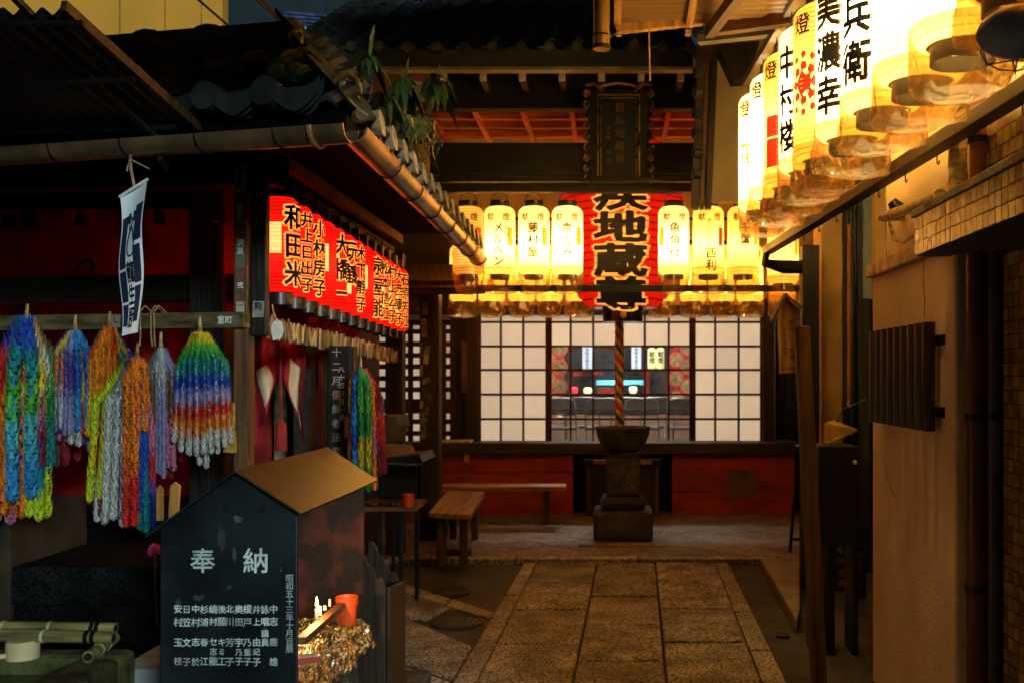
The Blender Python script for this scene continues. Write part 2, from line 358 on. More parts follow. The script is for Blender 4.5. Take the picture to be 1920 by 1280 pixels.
for i in range(-12, 13):
    for j in range(-12, 13):
        cxx, cyy = (i + j) * s / 2 * 1.414 * .72, 9.4 + (i - j) * s / 2 * 1.414 * .72; h = s * .51
        if abs(cxx) > 3.6: continue
        q = clip([(cxx - h, cyy), (cxx, cyy - h), (cxx + h, cyy), (cxx, cyy + h)], -3.2, 2.6, YP + .14, 10.7)
        if len(q) > 2 and abs(sum(q[k][0] * q[k - 1][1] - q[k - 1][0] * q[k][1] for k in range(len(q)))) > .01:
            slab('paving_tile', q, -.03, PZ + rnd(-.001, .001), PLAZA, plaza, .003, .003)
# plank / step stone at the right of the path
k = MB(); k.prism([G(1425, 1066), G(1500, 1066), G(1500, 1168), G(1493, 1190)], (0, 0, .09))
tag(k.build('stone_step', mat('step_stone', (.22, .18, .13), .75, .2, 6, bump=.4, bscale=80), bevel=.012), 'low flat stone step beside the right edge of the path', 'step')

# ================================================================== RIGHT BUILDING (tiled and rendered, along the alley)
rb = thing('tiled_building', 'rendered and tiled building with coping ledge along the right of the alley', 'building', (1.6, 4, 0))
k = MB(); k.box(1.28, 7, 3.73, 4.92, -.05, 1.985); k.build('wall', BEIGE, rb, bevel=.012)
k = MB(); k.box(1.258, 1.95, 3.70, 4.97, 1.985, 2.05); k.build('coping', mat('coping_stone', (.55, .42, .26), .85, .3, 12, bump=.5, bscale=60), rb, bevel=.008)
k = MB(); k.box(1.345, 7, 3.64, 4.9, 2.05, 4.6); k.build('upper_wall', BEIGE2, rb)
k = MB(); k.box(1.345, 1.40, 4.903, 4.93, 2.05, 4.6); k.build('gap_strip', BLK, rb)  # black strip painted in for the dark gap beside the wall
TILEB = mat('tile_bed', (.10, .085, .05), .9, .2)
k = MB(); k.box(1.425, 7, 1.05, 3.72, -.05, 1.96); k.build('tiled_wall', TILEB, rb)
k = MB(); k.box(1.347, 7, 1.05, 3.637, 2.1, 7.0); k.build('tiled_upper_wall', TILEB, rb)
k = MB(); k.box(1.16, 2.6, 1.05, 3.80, 1.955, 2.105); led = k.build('tiled_ledge', TILEB, rb)
k = MB(); k.box(1.145, 2.6, 1.05, 3.83, 2.105, 2.135); k.build('ledge_cap', mat('ledge_cap', (.22, .16, .08), .8, .25, 15, bump=.3), led, bevel=.004)
k = MB(); k.box(1.27, 7, 1.05, 6.6, 4.6, 6.9); k.build('upper_storey', BEIGE2, rb)
GT = [mat('glazed_tile%d' % i, c, .28, .22, 8, spec=.6) for i, c in enumerate([(.40, .27, .08), (.33, .23, .07), (.46, .33, .12), (.30, .17, .05)])]
def tiles(x, ys, zs, dy, dz, th, parent, n0):
    ms = []
    for m in GT:
        q = MB(); q.box(-th, 0, -dy / 2 + .002, dy / 2 - .002, -dz / 2 + .002, dz / 2 - .002); ms.append(q.mesh('tile', m))
    for y in ys:
        for z in zs: inst('tile', random.choice(ms), parent, (x, y, z), (rnd(-.02, .02), rnd(-.025, .025), rnd(-.03, .03)))
fr_ = lambda a, b, n: [a + (b - a) * (i + .5) / n for i in range(n)]
tiles(1.42, fr_(3.33, 3.71, 8), fr_(.18, 1.94, 36), .0475, .0489, .006, rb, 0)
tiles(1.342, fr_(3.2, 3.63, 8), fr_(2.14, 2.82, 13), .0537, .0523, .006, rb, 0)
tiles(1.155, fr_(2.6, 3.8, 24), fr_(1.957, 2.103, 3), .05, .0487, .005, led, 0)
# unseen board above the viewpoint, added to keep the sun off the roofs
af = thing('sun_blocker', 'tall plain board added out of view to keep sun off the roofs', 'light blocker', (0, .2, 3.5))
k = MB(); k.box(-6, 1.24, .15, .35, 3.5, 8.2); k.build('blocker_board', mat('blocker_grey', (.12, .12, .12), .6, .2), af)
k = MB(); k.box(-6, 1.24, .05, .45, 3.44, 3.5); k.build('blocker_edge', IRON, af)
for pts in ([(4.1, 1.98), (4.11, 1.9), (4.09, 1.8), (4.1, 1.74)], [(4.7, 1.1), (4.66, 1.02), (4.58, .98), (4.5, .95)]):
    k = MB(); k.tube([(1.2795, y, z) for y, z in pts], .0016, 4); k.build('crack', mat('crack_dark', (.10, .07, .04), .95), rb)
# louvre of brown slats
lv = thing('louvre', 'brown vertical slat louvre over a vent on the rendered wall', 'vent', (1.25, 4.4, 1.28))
for i in range(9):
    y = 3.91 + i * .10; k = MB(); k.cyl((1.238, y, 1.285), (1.238, y, 1.712), .026, n=14); k.build('slat', mat('brown_metal', (.045, .027, .015), .32, .2, spec=.6), lv, smooth=40)
for z in (1.36, 1.64):
    k = MB(); k.box(1.268, 1.2795, 3.84, 4.78, z - .02, z + .02); k.build('rail', IRON, lv)
# pipes
def pipe(name, label, pts, r, m, clamps=()):
    k = MB(); k.tube(pts, r, 12); t = thing(name, label, 'pipe', pts[0]); k.build('pipe_run', m, t, smooth=40)
    for c in clamps:
        q = MB(); q.lathe([(r * 1.18, c[2] - .012), (r * 1.18, c[2] + .012)], 14, (c[0], c[1], 0)); q.box(c[0] - .004, c[0] + .09, c[1] - .012, c[1] + .012, c[2] - .008, c[2] + .008); q.build('clamp', IRON, t)
    return t
PB = mat('pipe_brown', (.16, .06, .025), .45, .25, 4, (1, 1, .4)); PG = mat('pipe_grey', (.13, .11, .09), .5, .25, 4, (1, 1, .4)); PW = mat('pipe_wrap', (.62, .50, .28), .7, .25, 20, (1, 1, 3), bump=.5)
pipe('drain_pipe', 'brown drain pipe in the corner beside the rendered wall', [(1.335, 3.66, 0), (1.335, 3.66, 1.96)], .036, PB, [(1.335, 3.66, 1.35), (1.335, 3.66, .72)])
pipe('drain_pipe', 'grey drain pipe next to the mosaic tiles', [(1.388, 3.63, 0), (1.388, 3.63, 1.96)], .024, PG, [(1.388, 3.63, 1.35)])
pipe('drain_pipe', 'reddish brown pipe rising above the tiled ledge', [(1.30, 3.55, 2.13), (1.30, 3.55, 4.4)], .03, mat('pipe_rust', (.30, .10, .03), .4, .25), [(1.30, 3.55, 2.34)])
pipe('wrapped_pipe', 'pale tape wrapped pipe rising beside the reddish pipe', [(1.305, 3.75, 2.07), (1.30, 3.76, 2.3), (1.305, 3.75, 2.6), (1.305, 3.75, 4.4)], .034, PW)
ac = pipe('wrapped_pipe', 'cream wrapped pipe bending out of the wall above the coping', [(1.40, 4.62, 2.245), (1.27, 4.62, 2.24), (1.238, 4.58, 2.232), (1.235, 4.5, 2.222), (1.25, 4.25, 2.21), (1.26, 3.84, 2.20)], .024, PW)
k = MB(); k.cyl((1.342, 4.62, 2.25), (1.29, 4.62, 2.31), .045, .022, 14); k.build('wall_hood', IRON, ac, smooth=40)
k = MB(); k.tube([(1.27, 4.58, 2.21), (1.275, 4.52, 2.12), (1.28, 4.4, 2.09), (1.28, 4.2, 2.10)], .009, 6); k.build('cable', PW, ac)
# far part of the building: column and dark glass
far = thing('shopfront', 'dark glass shopfront with ochre column behind the rendered wall', 'building', (1.6, 7.2, 0))
k = MB(); k.fb(1540, 1580, 60, 1073, 7.25, .3); k.build('column', mat('ochre_column', (.42, .27, .09), .6, .2, 2), far, bevel=.01)
DG = mat('dark_glass', (.012, .016, .022), .12, .2, spec=.8)
k = MB(); k.fb(1580, 1800, 60, 1073, 7.4, .1); k.build('glass', DG, far)
for a, b in ((1580, 1586), (1596, 1600), (1610, 1616), (1640, 1648)):
    k = MB(); k.fb(a, b, 60, 1073, 7.33, .05); k.build('mullion', mat('blue_frame', (.02, .03, .045), .4, .2), far)
k = MB(); k.fb(1588, 1595, 420, 760, 7.36, .03); k.build('reflection_strip', mat('orange_reflection', (.55, .20, .06), .5, .2), far)  # orange reflection in the glass, painted as a strip
k = MB(); k.fb(1617, 1640, 330, 560, 7.36, .03); k.build('reflection_panel', mat('pale_blue', (.25, .32, .40), .6, .15), far)  # blue reflection in the glass, painted as a pale panel
k = MB(); k.fb(1641, 1662, 300, 560, 7.0, .1); k.build('jamb', mat('ochre_column2', (.50, .33, .11), .6, .2, 2), far)

# ================================================================== MAIN HALL
hall = thing('temple_hall', 'temple hall with lattice doors, red base boards and tiled eave', 'temple', (0, 10.6, 0))
HY0 = 10.6
def hb(name, px0, px1, py0, py1, Y, d, m, bev=.004, parent=None):
    k = MB(); k.fb(px0, px1, py0, py1, Y, d); return k.build(name, m, parent or hall, bevel=bev)
hb('floor_beam', 690, 1492, 830, 851, 10.42, .55, WDX)
for a, b in ((820, 1075), (1260, 1490)):
    for y0, y1 in ((851, 885), (886, 921), (922, 968)): hb('plank', a, b, y0, y1, 10.5 + rnd(0, .006), .05, REDW)
hb('patch_board', 1364, 1416, 880, 932, 10.485, .015, mat('patch_dark', (.09, .045, .04), .7, .3))
hb('recess_back', 1075, 1260, 851, 968, 10.95, .05, WBX)
hb('light_stop_wall', 560, 1620, 836, 960, 10.97, .06, WBX, 0)  # added wall that stops the hall lamp's light leaking out under the floor
# wall panels round the doors
hb('wall_panel', 690, 897, 430, 590, 10.95, .1, WDX); hb('wall_panel', 845, 897, 588, 830, 10.85, .1, WD)
hb('door_post', 872, 897, 560, 832, 10.75, .12, WD); hb('door_post', 1431, 1452, 560, 832, 10.75, .12, WD)
hb('wall_stave', 864, 876, 640, 735, 10.7, .04, WM)
hb('lintel', 845, 1500, 574, 588, 10.7, .2, WDX); hb('door_sill', 845, 1500, 829, 833, 10.62, .3, WDX)
for i in range(9):
    k = MB(); p = P(1456 + i * 6, 590, 10.9); k.cyl((p.x, 10.9 + .02 * (i % 2), .77), (p.x, 10.9 + .02 * (i % 2), 2.2), .02, n=8); k.build('curtain_fold', mat('navy_cloth', (.018, .022, .045), .9, .3), hall, smooth=1)
hb('plaster_wall', 690, 1560, 120, 574, 11.0, .06, BEIGE2, 0)
PANE = paper_lamp('shoji_paper', (1.0, .80, .58), .15, (.80, .75, .66), vary=.22, stripes=0)  # faint glow in the paper stands in for light from the room
MUN = wood('muntin_wood', (.055, .020, .012)); YS = 10.8
rows = [588, 604, 649, 693, 739, 785, 829]
def screen(name, cols, glazed):
    t = MB()
    for j in (0, 6): t.fb(cols[0] - 3, cols[-1] + 3, rows[j] - 3, rows[j] + 3, YS, .035)
    for c in (cols[0], cols[-1]): t.fb(c - 3.5, c + 3.5, rows[0] + 3, rows[6] - 3, YS, .035)
    o = t.build(name, MUN, hall)
    for c in cols[1:-1]: k = MB(); k.fb(c - 1.7, c + 1.7, rows[0] + 3, rows[6] - 3, YS + .006, .022); k.build('muntin', MUN, o)
    for r in rows[1:-1]: k = MB(); k.fb(cols[0] + 3.5, cols[-1] - 3.5, r - 1.9, r + 1.9, YS + .004, .02); k.build('muntin', MUN, o)
    for ci in range(len(cols) - 1):
        for ri in range(6):
            gl = glazed and ri >= 2
            k = MB(); k.fb(cols[ci] + 2.2, cols[ci + 1] - 2.2, rows[ri] + 2.2, rows[ri + 1] - 2.2, YS + .03, .003); k.build('pane', GLASS if gl else PANE, o)
screen('lattice_door', [898, 939, 981, 1026], False); screen('lattice_door', [1031, 1070, 1112, 1160], True)
screen('lattice_door', [1166, 1209, 1254, 1296], True); screen('lattice_door', [1301, 1341, 1385, 1429], False)
for y in (766, 772): hb('inner_rail', 1031, 1296, y, y + 3, 11.2, .03, MUN)
# small-celled lattice wall left of the pillar
lat = MB(); lat.fb(684, 846, 600, 606, 10.75, .05); lw = lat.build('lattice_wall', MUN, hall)
xs = [684, 706, 728, 749, 770, 792, 813, 832, 849]; ys_ = [606, 622, 645, 666, 687, 709, 730, 752, 770, 790, 812, 832]
for i, x in enumerate(xs): k = MB(); k.fb(x - 5, x + 4, 606, 832, 10.76, .03); k.build('lattice_bar', MUN, lw)
for y in ys_: k = MB(); k.fb(684, 850, y - 4.5, y + 4, 10.75, .03); k.build('lattice_bar', MUN, lw)
for i in range(8):
    for j in range(len(ys_) - 1):
        if j == 7: continue
        k = MB(); k.fb(xs[i] + 4.5, xs[i + 1] - 5.5, ys_[j] + 4.5, ys_[j + 1] - 5, 10.80, .003); k.build('pane', PANE, lw)
hb('lattice_rail', 684, 850, 752, 770, 10.745, .04, MUN)
hb('inner_wall', 560, 690, 560, 851, 10.9, .1, WD)
# porch: beams and coffered soffit
hb('porch_beam', 822, 1300, 344, 360, 8.16, .1, WBX); hb('porch_beam', 822, 1300, 329, 341, 8.18, .08, WDX)
hb('porch_beam', 806, 1320, 268, 327, 8.17, .09, WBX); hb('porch_beam', 806, 1320, 136, 204, 8.45, .12, WBX)
zc = 3.82
k = MB(); k.box(-2.2, 1.1, 8.5, 9.95, zc + .05, zc + .09); k.build('soffit_boards', WDX, hall)
for y in (8.62, 8.95, 9.27, 9.62): k = MB(); k.box(-1.75, .95, y - .035, y + .035, zc - .02, zc + .04); k.build('soffit_batten', WO, hall)
for i in range(7): x = -1.62 + i * .42; k = MB(); k.box(x - .022, x + .022, 8.55, 9.84, zc - .05, zc - .022); k.build('soffit_rib', WOY, hall)
# eave: gutter board, rafter ends, tiles
YE = 8.0
EAVEM = mat('eave_board', (.028, .034, .032), .5, .25)
k = MB(); k.box(-2.75, .64, YE, YE + .05, Z_(127, YE), Z_(94, YE)); k.build('fascia', EAVEM, hall)
k = MB(); k.box(-2.75, .64, YE - .03, YE + .06, Z_(134, YE), Z_(127.5, YE)); k.build('gutter_lip', mat('lit_edge', (.40, .32, .20), .45, .2, metal=.3), hall)  # lit lower edge of the gutter, painted as a paler strip
for i in range(8):
    x = X_(758 + i * 74, 8.12); k = MB(); k.box(x - .026, x + .026, 8.12, 8.7, Z_(153, 8.12), Z_(140, 8.12)); r = k.build('rafter', WDY, hall)
    k = MB(); k.box(x - .027, x + .027, 8.10, 8.118, Z_(153.5, 8.12), Z_(139.5, 8.12)); k.build('end_cap', WHITE, r)
hb('gable_strut', 770, 800, 152, 186, 8.3, .08, WHITE)
k = MB(); k.add([(-2.75, YE, 4.09), (.64, YE, 4.09), (.64, 13.0, 6.8), (-2.75, 13.0, 6.8)], [(0, 1, 2, 3)]); k.add([(-2.75, YE, 4.05), (.64, YE, 4.05), (.64, 13.0, 6.76), (-2.75, 13.0, 6.76)], [(3, 2, 1, 0)])
roof = k.build('roof', TILE, hall)
tw = .2263
q = MB()                                                            # one S-shaped pantile
prof = [(-.5, .012), (-.38, -.004), (-.2, -.012), (0, -.004), (.12, .012), (.22, .038), (.34, .048), (.44, .036), (.5, .012)]
for a, b in zip(prof, prof[1:]):
    q.add([(a[0] * tw, 0, a[1] + .022), (b[0] * tw, 0, b[1] + .022), (b[0] * tw, .30, b[1]), (a[0] * tw, .30, a[1]), (a[0] * tw, 0, a[1]), (b[0] * tw, 0, b[1])], [(0, 1, 2, 3), (1, 0, 4, 5)])
tm = q.mesh('roof_tile', TILE, 50)
q = MB(); q.cyl((.3 * tw, -.02, .02), (.3 * tw, .05, .02), .042, n=16); q.lathe([(.03, 0), (.034, .01)], 14); em = q.mesh('eave_disc', TILE, 40)
sl_ = math.atan2(2.71, 5.0)
for j in range(11):
    for i in range(15):
        inst('roof_tile', tm, roof, (-2.62 + i * tw, YE + .01 + j * .245 * math.cos(sl_), 4.105 + j * .245 * math.sin(sl_) + rnd(-.003, .003)), (sl_, 0, rnd(-.015, .015)))
for i in range(15): inst('eave_disc', em, roof, (-2.62 + i * tw, YE - .02, 4.115))
# curved ridge; blue light on the tile courses is painted into their colour
rc = lambda t: (lerp(522, 775, t), 57 - 36 * max(0, t - .35) ** 2 * 2.6 + (-14 if t < .2 else -14) * (1 - t) * (1 - t) * .9)
BLT = mat('blue_lit_clay', (.10, .13, .30), .5, .3, 12)
for c in range(4):
    n = 9
    for i in range(n):
        t0, t1 = i / n + (.05 if c % 2 else 0), (i + 1) / n + (.05 if c % 2 else 0)
        a, b = rc(t0), rc(t1 - .006); Y = 10.2
        dy = -c * 6.6
        k = MB(); k.prism([P(a[0], a[1] + dy, Y), P(b[0], b[1] + dy, Y), P(b[0], b[1] + dy - 5, Y), P(a[0], a[1] + dy - 5, Y)], (0, .3, 0)); k.build('ridge_tile', BLT, roof, bevel=.003)
for i in range(9):
    a, b = rc(i / 9), rc((i + 1) / 9); k = MB(); k.prism([P(a[0], a[1] + 14, 10.18), P(b[0], b[1] + 14, 10.18), P(b[0], b[1] + 1.5, 10.18), P(a[0], a[1] + 1.5, 10.18)], (0, .3, 0)); k.build('ridge_plaster', WHITE, roof)
for i, (x, y) in enumerate(((728, 55), (772, 34), (818, 10))):
    k = MB(); c = P(x, y, 9.9); k.cyl(c, c + V((.1, .5, .1)), .052, n=18); k.build('verge_disc', TILE, roof, smooth=40)
k = MB(); k.tube([P(735, 62, 10), P(775, 48, 10), P(820, 26, 10), P(870, 2, 10), P(930, -30, 10)], .045, 8); k.build('verge', mat('verge_plaster', (.28, .26, .24), .8, .3), roof, smooth=1)
# pillar with pasted name slips
pl = thing('porch_pillar', 'dark porch pillar covered in pasted paper slips left of the bench', 'pillar', (X_(805, 8.9), 8.95, PZ))
k = MB(); k.fb(787, 823, 545, 985, 8.9, .17); k.build('shaft', WD, pl, bevel=.012)
k = MB(); k.fb(778, 832, 985, 1018, 8.86, .26); k.build('base_stone', STONE, pl, bevel=.02)
SL = [mat('slip%d' % i, c, .9, .25, 15) for i, c in enumerate([(.35, .32, .27), (.12, .11, .08), (.42, .36, .22), (.25, .27, .30)])]
for (x, y, ww, hh) in ((788, 655, 5, 26), (800, 665, 9, 34), (789, 700, 4, 12), (795, 715, 6, 10), (803, 712, 6, 14), (798, 735, 8, 18), (805, 745, 6, 16), (785, 758, 6, 14), (801, 770, 7, 16), (782, 780, 9, 16), (797, 785, 9, 6), (793, 806, 10, 34), (797, 580, 8, 22), (795, 615, 10, 34), (803, 815, 5, 9), (790, 690, 5, 11)):
    k = MB(); c = P(max(x, 790), y, 8.896); a = rnd(-.25, .25); u = V((math.cos(a), 0, math.sin(a))) * ww / F * 4.45; v = V((-math.sin(a), 0, math.cos(a))) * hh / F * 4.45
    k.obox(c, u, (0, .0015, 0), v); s_ = k.build('slip', random.choice(SL), pl)
    if hh > 15:
        k = MB(); text(k, random.choice(['京都町', '中西', '島村', '辰']), c + v * .62 + V((0, -.003, 0)), (1, 0, 0), (0, 0, 1), ww / F * 8.0 * .8, 1.0, .02); k.build('lettering', INK, s_)
# plaque
pq = thing('plaque', 'black carved plaque with gilt frame hanging under the eave', 'plaque', P(1160, 345, 8.1))
k = MB(); k.fb(1103, 1217, 168, 345, 8.10, .05); k.build('board', BLK, pq, bevel=.01)
for s in (-1, 1):
    for j in range(9):
        y = 176 + j * 20; c = P(1160 + s * 60, y, 8.09)
        k = MB(); k.lathe([(.001, -.012), (.026, -.012), (.034, 0), (.026, .014), (.001, .014)], 14); o = k.mesh('scallop', [BLK if j % 3 else WM][0], 1)
        inst('scallop', o, pq, c, (R_(90), 0, 0)); kk = MB(); kk.tube([P(1160 + s * 61, y - 7, 8.075), P(1160 + s * 66, y, 8.075), P(1160 + s * 61, y + 7, 8.075)], .006, 6); kk.build('gilt_edge', GOLD, pq)
k = MB(); k.tube([P(1098, 160, 8.08), P(1115, 158, 8.08), P(1130, 172, 8.08), P(1122, 166, 8.08), P(1135, 160, 8.08), P(1160, 156, 8.08), P(1185, 160, 8.08), P(1198, 166, 8.08), P(1190, 172, 8.08), P(1205, 158, 8.08), P(1222, 160, 8.08)], .012, 6); k.build('cresting', mat('dull_gilt', (.22, .11, .03), .4, .3, metal=.5), pq)
for g, th in ((0, 2.2), (6, 1.4)):
    k = MB(); a, b, c, d = 1120 + g, 1200 - g, 177 + g, 330
    k.fb(a, b, c, c + th, 8.085, .02); k.fb(a, a + th, c + th, d, 8.085, .02); k.fb(b - th, b, c + th, d, 8.085, .02); k.build('gilt_frame', GOLD, pq)
DGO = mat('dull_gold', (.26, .17, .06), .5, .3, metal=.3)
k = MB(); text(k, '目疾地蔵尊', P(1162, 202, 8.09), (1, 0, 0), (0, 0, 1), .085, 1.22, .004); k.build('lettering', DGO, pq); k = MB(); text(k, '癸未年', P(1141, 240, 8.09), (1, 0, 0), (0, 0, 1), .03, 1.3); k.build('lettering', DGO, pq)
for y in (282, 298): k = MB(); k.fb(1137, 1145, y, y + 8, 8.094, .006); k.build('seal', mat('dull_gold2', (.09, .07, .035), .5, .3), pq)
# ================================================================== LANTERNS
PAPER = paper_lamp('lantern_paper', (1.0, .44, .055), 1.25, (.92, .70, .33), vary=.45)
PAPERO = paper_lamp('lantern_paper_old', (1.0, .38, .032), .95, (.84, .50, .14), vary=.2)
REDP = paper_lamp('red_lantern_paper', (1.0, .008, .006), .21, (.75, .02, .015), vary=.2, stripes=52)
REDB = paper_lamp('big_red_paper', (1.0, .018, .008), .06, (.62, .026, .012), vary=.0, stripes=24 / ((578 - 262) / F * 8.93))
PAPERR = paper_lamp('lantern_paper_new', (1.0, .57, .13), 2.5, (.92, .80, .50), vary=.3)
CREAM = paper_lamp('cream_paper', (1.0, .62, .18), 1.3, (.9, .8, .5), vary=.1, stripes=52)
OUTL = paper_lamp('gold_outline', (1.0, .50, .08), .75, (.9, .7, .3), vary=.1, stripes=52)
OUTB = paper_lamp('gold_outline_big', (1.0, .48, .08), .55, (.9, .7, .3), vary=.1, stripes=17)
REDMK = paper_lamp('red_mark', (1.0, .012, .006), .9, (.8, .03, .02), vary=.1); ORGMK = paper_lamp('orange_mark', (1.0, .22, .01), .9, (.9, .35, .03), vary=.1)
CAP = mat('lantern_cap', (.012, .010, .009), .3, .3, spec=.6)
_LM = {}
def lmesh(key, fn):
    if key not in _LM: _LM[key] = fn()
    return _LM[key]
def body_prof(R, H, ribs, d):
    pr = [(R * .62, H), (R * .72, H - .003), (R * .90, H - .022), (R * .985, H - .045)]
    z0, z1 = .035, H - .05
    for i in range(ribs):
        a = z1 + (z0 - z1) * i / ribs; b = z1 + (z0 - z1) * (i + 1) / ribs; pr += [(R - d, a), (R, (a + b) / 2)]
    pr += [(R * .985, .03), (R * .88, .012), (R * .70, 0)]
    return pr
def bag_mesh(R, H, seed):
    random.seed(seed); ph = [rnd(0, 6) for _ in range(4)]
    def wob(a, z):
        k = .02 * math.sin(3 * a + ph[0]) + .012 * math.sin(7 * a + ph[1] + 9 * z)
        if z < 0: k += -z * 5.0 * (abs(math.cos(a + ph[2])) - .6) + .05 * math.sin(9 * a + ph[3]) + .03 * math.sin(17 * a + 40 * z)
        return k
    q = MB(); q.lathe([(R * .80, H + .02), (R * 1.05, H - .03), (R * 1.07, H * .6), (R * 1.06, .06)], 40, wob=wob); q.mi = 1; q.lathe([(R * 1.06, .06), (R * 1.05, .0), (R * 1.03, -.05), (R * 1.0, -.10), (R * .90, -.135), (R * .45, -.15), (.004, -.14)], 40, wob=wob)
    return q.mesh('rain_cover', [BAG, SKIRT], 1)
def lantern(name, label, group, loc, R, H, paper, cat='lantern', caps=(.035, .045), power=3.0, bag=None, bulbcol=(1, .84, .50), ribs=24, rib_d=.0022, handle=True, bulbz=.42):
    t = thing(name, label, cat, loc, group)
    def put(nm, key, fn): return inst(nm, lmesh(key, fn), t)
    def shell(): q = MB(); q.lathe(body_prof(R, H, ribs, rib_d), 36); return q.mesh('paper_shell', paper, 1)
    put('paper_shell', ('sh', R, H, paper.name), shell)
    def top():
        q = MB(); q.lathe([(R * (.40 if ribs != 26 else .03), H + .0005), (R * .63, H - .001), (R * .63, H + caps[1]), (R * .58, H + caps[1]), (R * .56, H + .004)], 28); return q.mesh('top_ring', CAP, 40)
    def bot():
        q = MB(); q.lathe([(R * .71, .004), (R * .64, .003), (R * .64, -caps[0]), (R * .60, -caps[0]), (R * .60, .0)], 28); q.box(-R * .6, R * .6, -.006, .006, -caps[0] * .5, -caps[0] * .5 + .005); return q.mesh('bottom_ring', CAP, 40)
    put('top_ring', ('tp', R, H, caps, ribs), top); put('bottom_ring', ('bt', R, H, caps), bot)
    if handle:
        def hd():
            q = MB(); q.tube([(R * .6 * math.cos(a), 0, H + caps[1] * .6 + .085 * math.sin(a)) for a in [math.pi * i / 12 for i in range(13)]], .0028, 6)
            q.tube([(0, 0, H + .13), (.012, 0, H + .15), (0, 0, H + .165), (0, 0, H + .24)], .0028, 6); return q.mesh('handle', IRON)
        put('handle', ('hd', R, H, caps), hd)
    if bag is not None: put('rain_cover', ('bag', R, H, bag % 4), lambda: bag_mesh(R, H, 100 + bag % 4))
    ld = lmesh(('lamp', power, bulbcol), lambda: bpy.data.lights.new('bulb', 'POINT')); ld.energy = power; ld.color = bulbcol; ld.shadow_soft_size = .035
    ld.energy = power * 4.6; inst('bulb', ld, t, V(loc) + V((0, 0, H * bulbz)))
    return t
def ink(t, mbk, name, m): return mbk.build(name, m, t)
def letter(t, R, items, m=INK, lift=.0025, name='lettering'):
    o = ORG[t.name]
    for (s, ang, ztop, size, off) in items:
        q = MB(); text_round(q, s, o, R, ang, ztop, size, 1.08, off * (1.7 if size < .15 else 1.05), .88 if size > .15 else 1, lift=lift); q.build(name, m, t)

# ---- front row, hanging from the eave above the long bar
YF, RF, HF = 7.8, .121, .53
ft = [(878, '', '', PAPER), (937, 'メルヘン', '松園', PAPER), (1001, '藤村屋', '', PAPER), (1064, '京とみ', '', PAPER), (1263, '魚角行', '', PAPER), (1328, '西利', '京つけもの', PAPERO), (1393, '千葉', '', PAPERO), (1468, '', '', PAPERO)]
zb = Z_(516, YF)
for i, (px, s, s2, pm) in enumerate(ft):
    x = X_(px, YF); z = zb if i < 7 else zb - .07
    lab = '%s white paper lantern from the left hanging above the long black bar' % ORD[i] if i < 7 else 'white paper lantern nearest the dark post at the right end of the bar'
    t = lantern('paper_lantern', lab, 'white lanterns above the long bar', (x, YF, z), RF, HF, pm, bag=i, power=[1.2, 1.6, 2.4, 3.6, 2.8, 2.2, 1.5, 1.0][i])
    it = [('献', -.52, HF - .055, .062, .01), ('燈', .52, HF - .055, .062, .01)]
    if s2 and len(s2) > 2: it += [(s2, -.02, HF - .10, .040, .008), (s, .1, .205, .085, .018)]
    elif s: it += [(s, .02, HF - .13, .085 if len(s) < 4 else .080, .018)]
    if s2 and len(s2) == 2: it += [(s2, .55, HF - .15, .045, .008)]
    letter(t, RF, it)
    q = MB(); c = ORG[t.name]
    for a in ((-.95,) if i in (4,) else (.85,)): patch_round(q, c, RF, a - .22, a + .22, .22, .36, .0012)
    q.build('crest', ORGMK if i not in (0, 5) else REDMK, t)
# ---- back row, lower edge showing under the bar
YB = 9.45
for i, px in enumerate((868, 922, 978, 1030, 1086, 1241, 1300, 1353, 1406, 1466)):
    x = X_(px, YB)
    t = lantern('paper_lantern', '%s amber lantern from the left in the rear row showing below the black bar' % ORD[i], 'amber lanterns in the rear row', (x, YB, Z_(566, YB)), .124, .53, PAPERO, bag=i + 1, power=1.7)
    letter(t, .124, [(random.choice(['祝', '奈々', '花月', '御門', '松屋']), .05, .30, .08, .012), ('献', -.52, .475, .06, .01), ('燈', .52, .475, .06, .01)])
def bar_thing(name, label, p0, p1, a, b, m, cat='beam'):
    k = MB(); k.bar(p0, p1, a, b); return tag(k.build(name, m, bevel=.004), label, cat)
bar_thing('lantern_bar', 'long black bar under the front row of white lanterns', P(893, 541, YF), P(1508, 541, YF), .05, .05, BLK)
bar_thing('lantern_bar', 'black rail behind the amber lanterns above the lattice doors', P(850, 578, YB + .2), P(1435, 577, YB + .2), .05, .05, BLK)
bar_thing('hanging_rail', 'dark rail under the eave that carries the white lanterns', P(840, 338, YF), P(1500, 338, YF), .035, .03, BLK)
bar_thing('hanging_rail', 'dark rail that carries the amber lanterns in the rear row', (X_(840, YB), YB, Z_(566, YB) + .785), (X_(1490, YB), YB, Z_(566, YB) + .785), .035, .03, BLK)
# ---- the big red lantern
YG = 8.93; gz0, gz1, GR = Z_(578, YG), Z_(262, YG), 116 / F * YG
gl = thing('giant_lantern', 'giant red lantern with black gold-edged characters behind the bar', 'lantern', (X_(1168, YG), YG, gz0))
HG = gz1 - gz0
def Rg(z): t = max(0, min(1, z / HG)); return GR * (1 - abs(2 * t - 1) ** 3.6 * .46)
pr = []
for i in range(24):
    a = HG * (1 - i / 24); b = HG * (1 - (i + .5) / 24); pr += [(Rg(a) - .012, a), (Rg(b), b)]
pr += [(Rg(0) - .012, 0)]
c0 = ORG[gl.name]
k = MB(); k.lathe(pr, 56, c0); k.build('paper_shell', REDB, gl, smooth=1)
k = MB(); k.lathe([(Rg(0) * .72, .01), (Rg(0) * .62, .01), (Rg(0) * .60, -.125), (.01, -.125)], 40, c0); k.lathe([(Rg(0), .0), (.01, .0)], 40, c0); kb = k.build('bottom_ring', mat('ring_metal', (.05, .045, .045), .2, .2, metal=.8), gl, smooth=40)
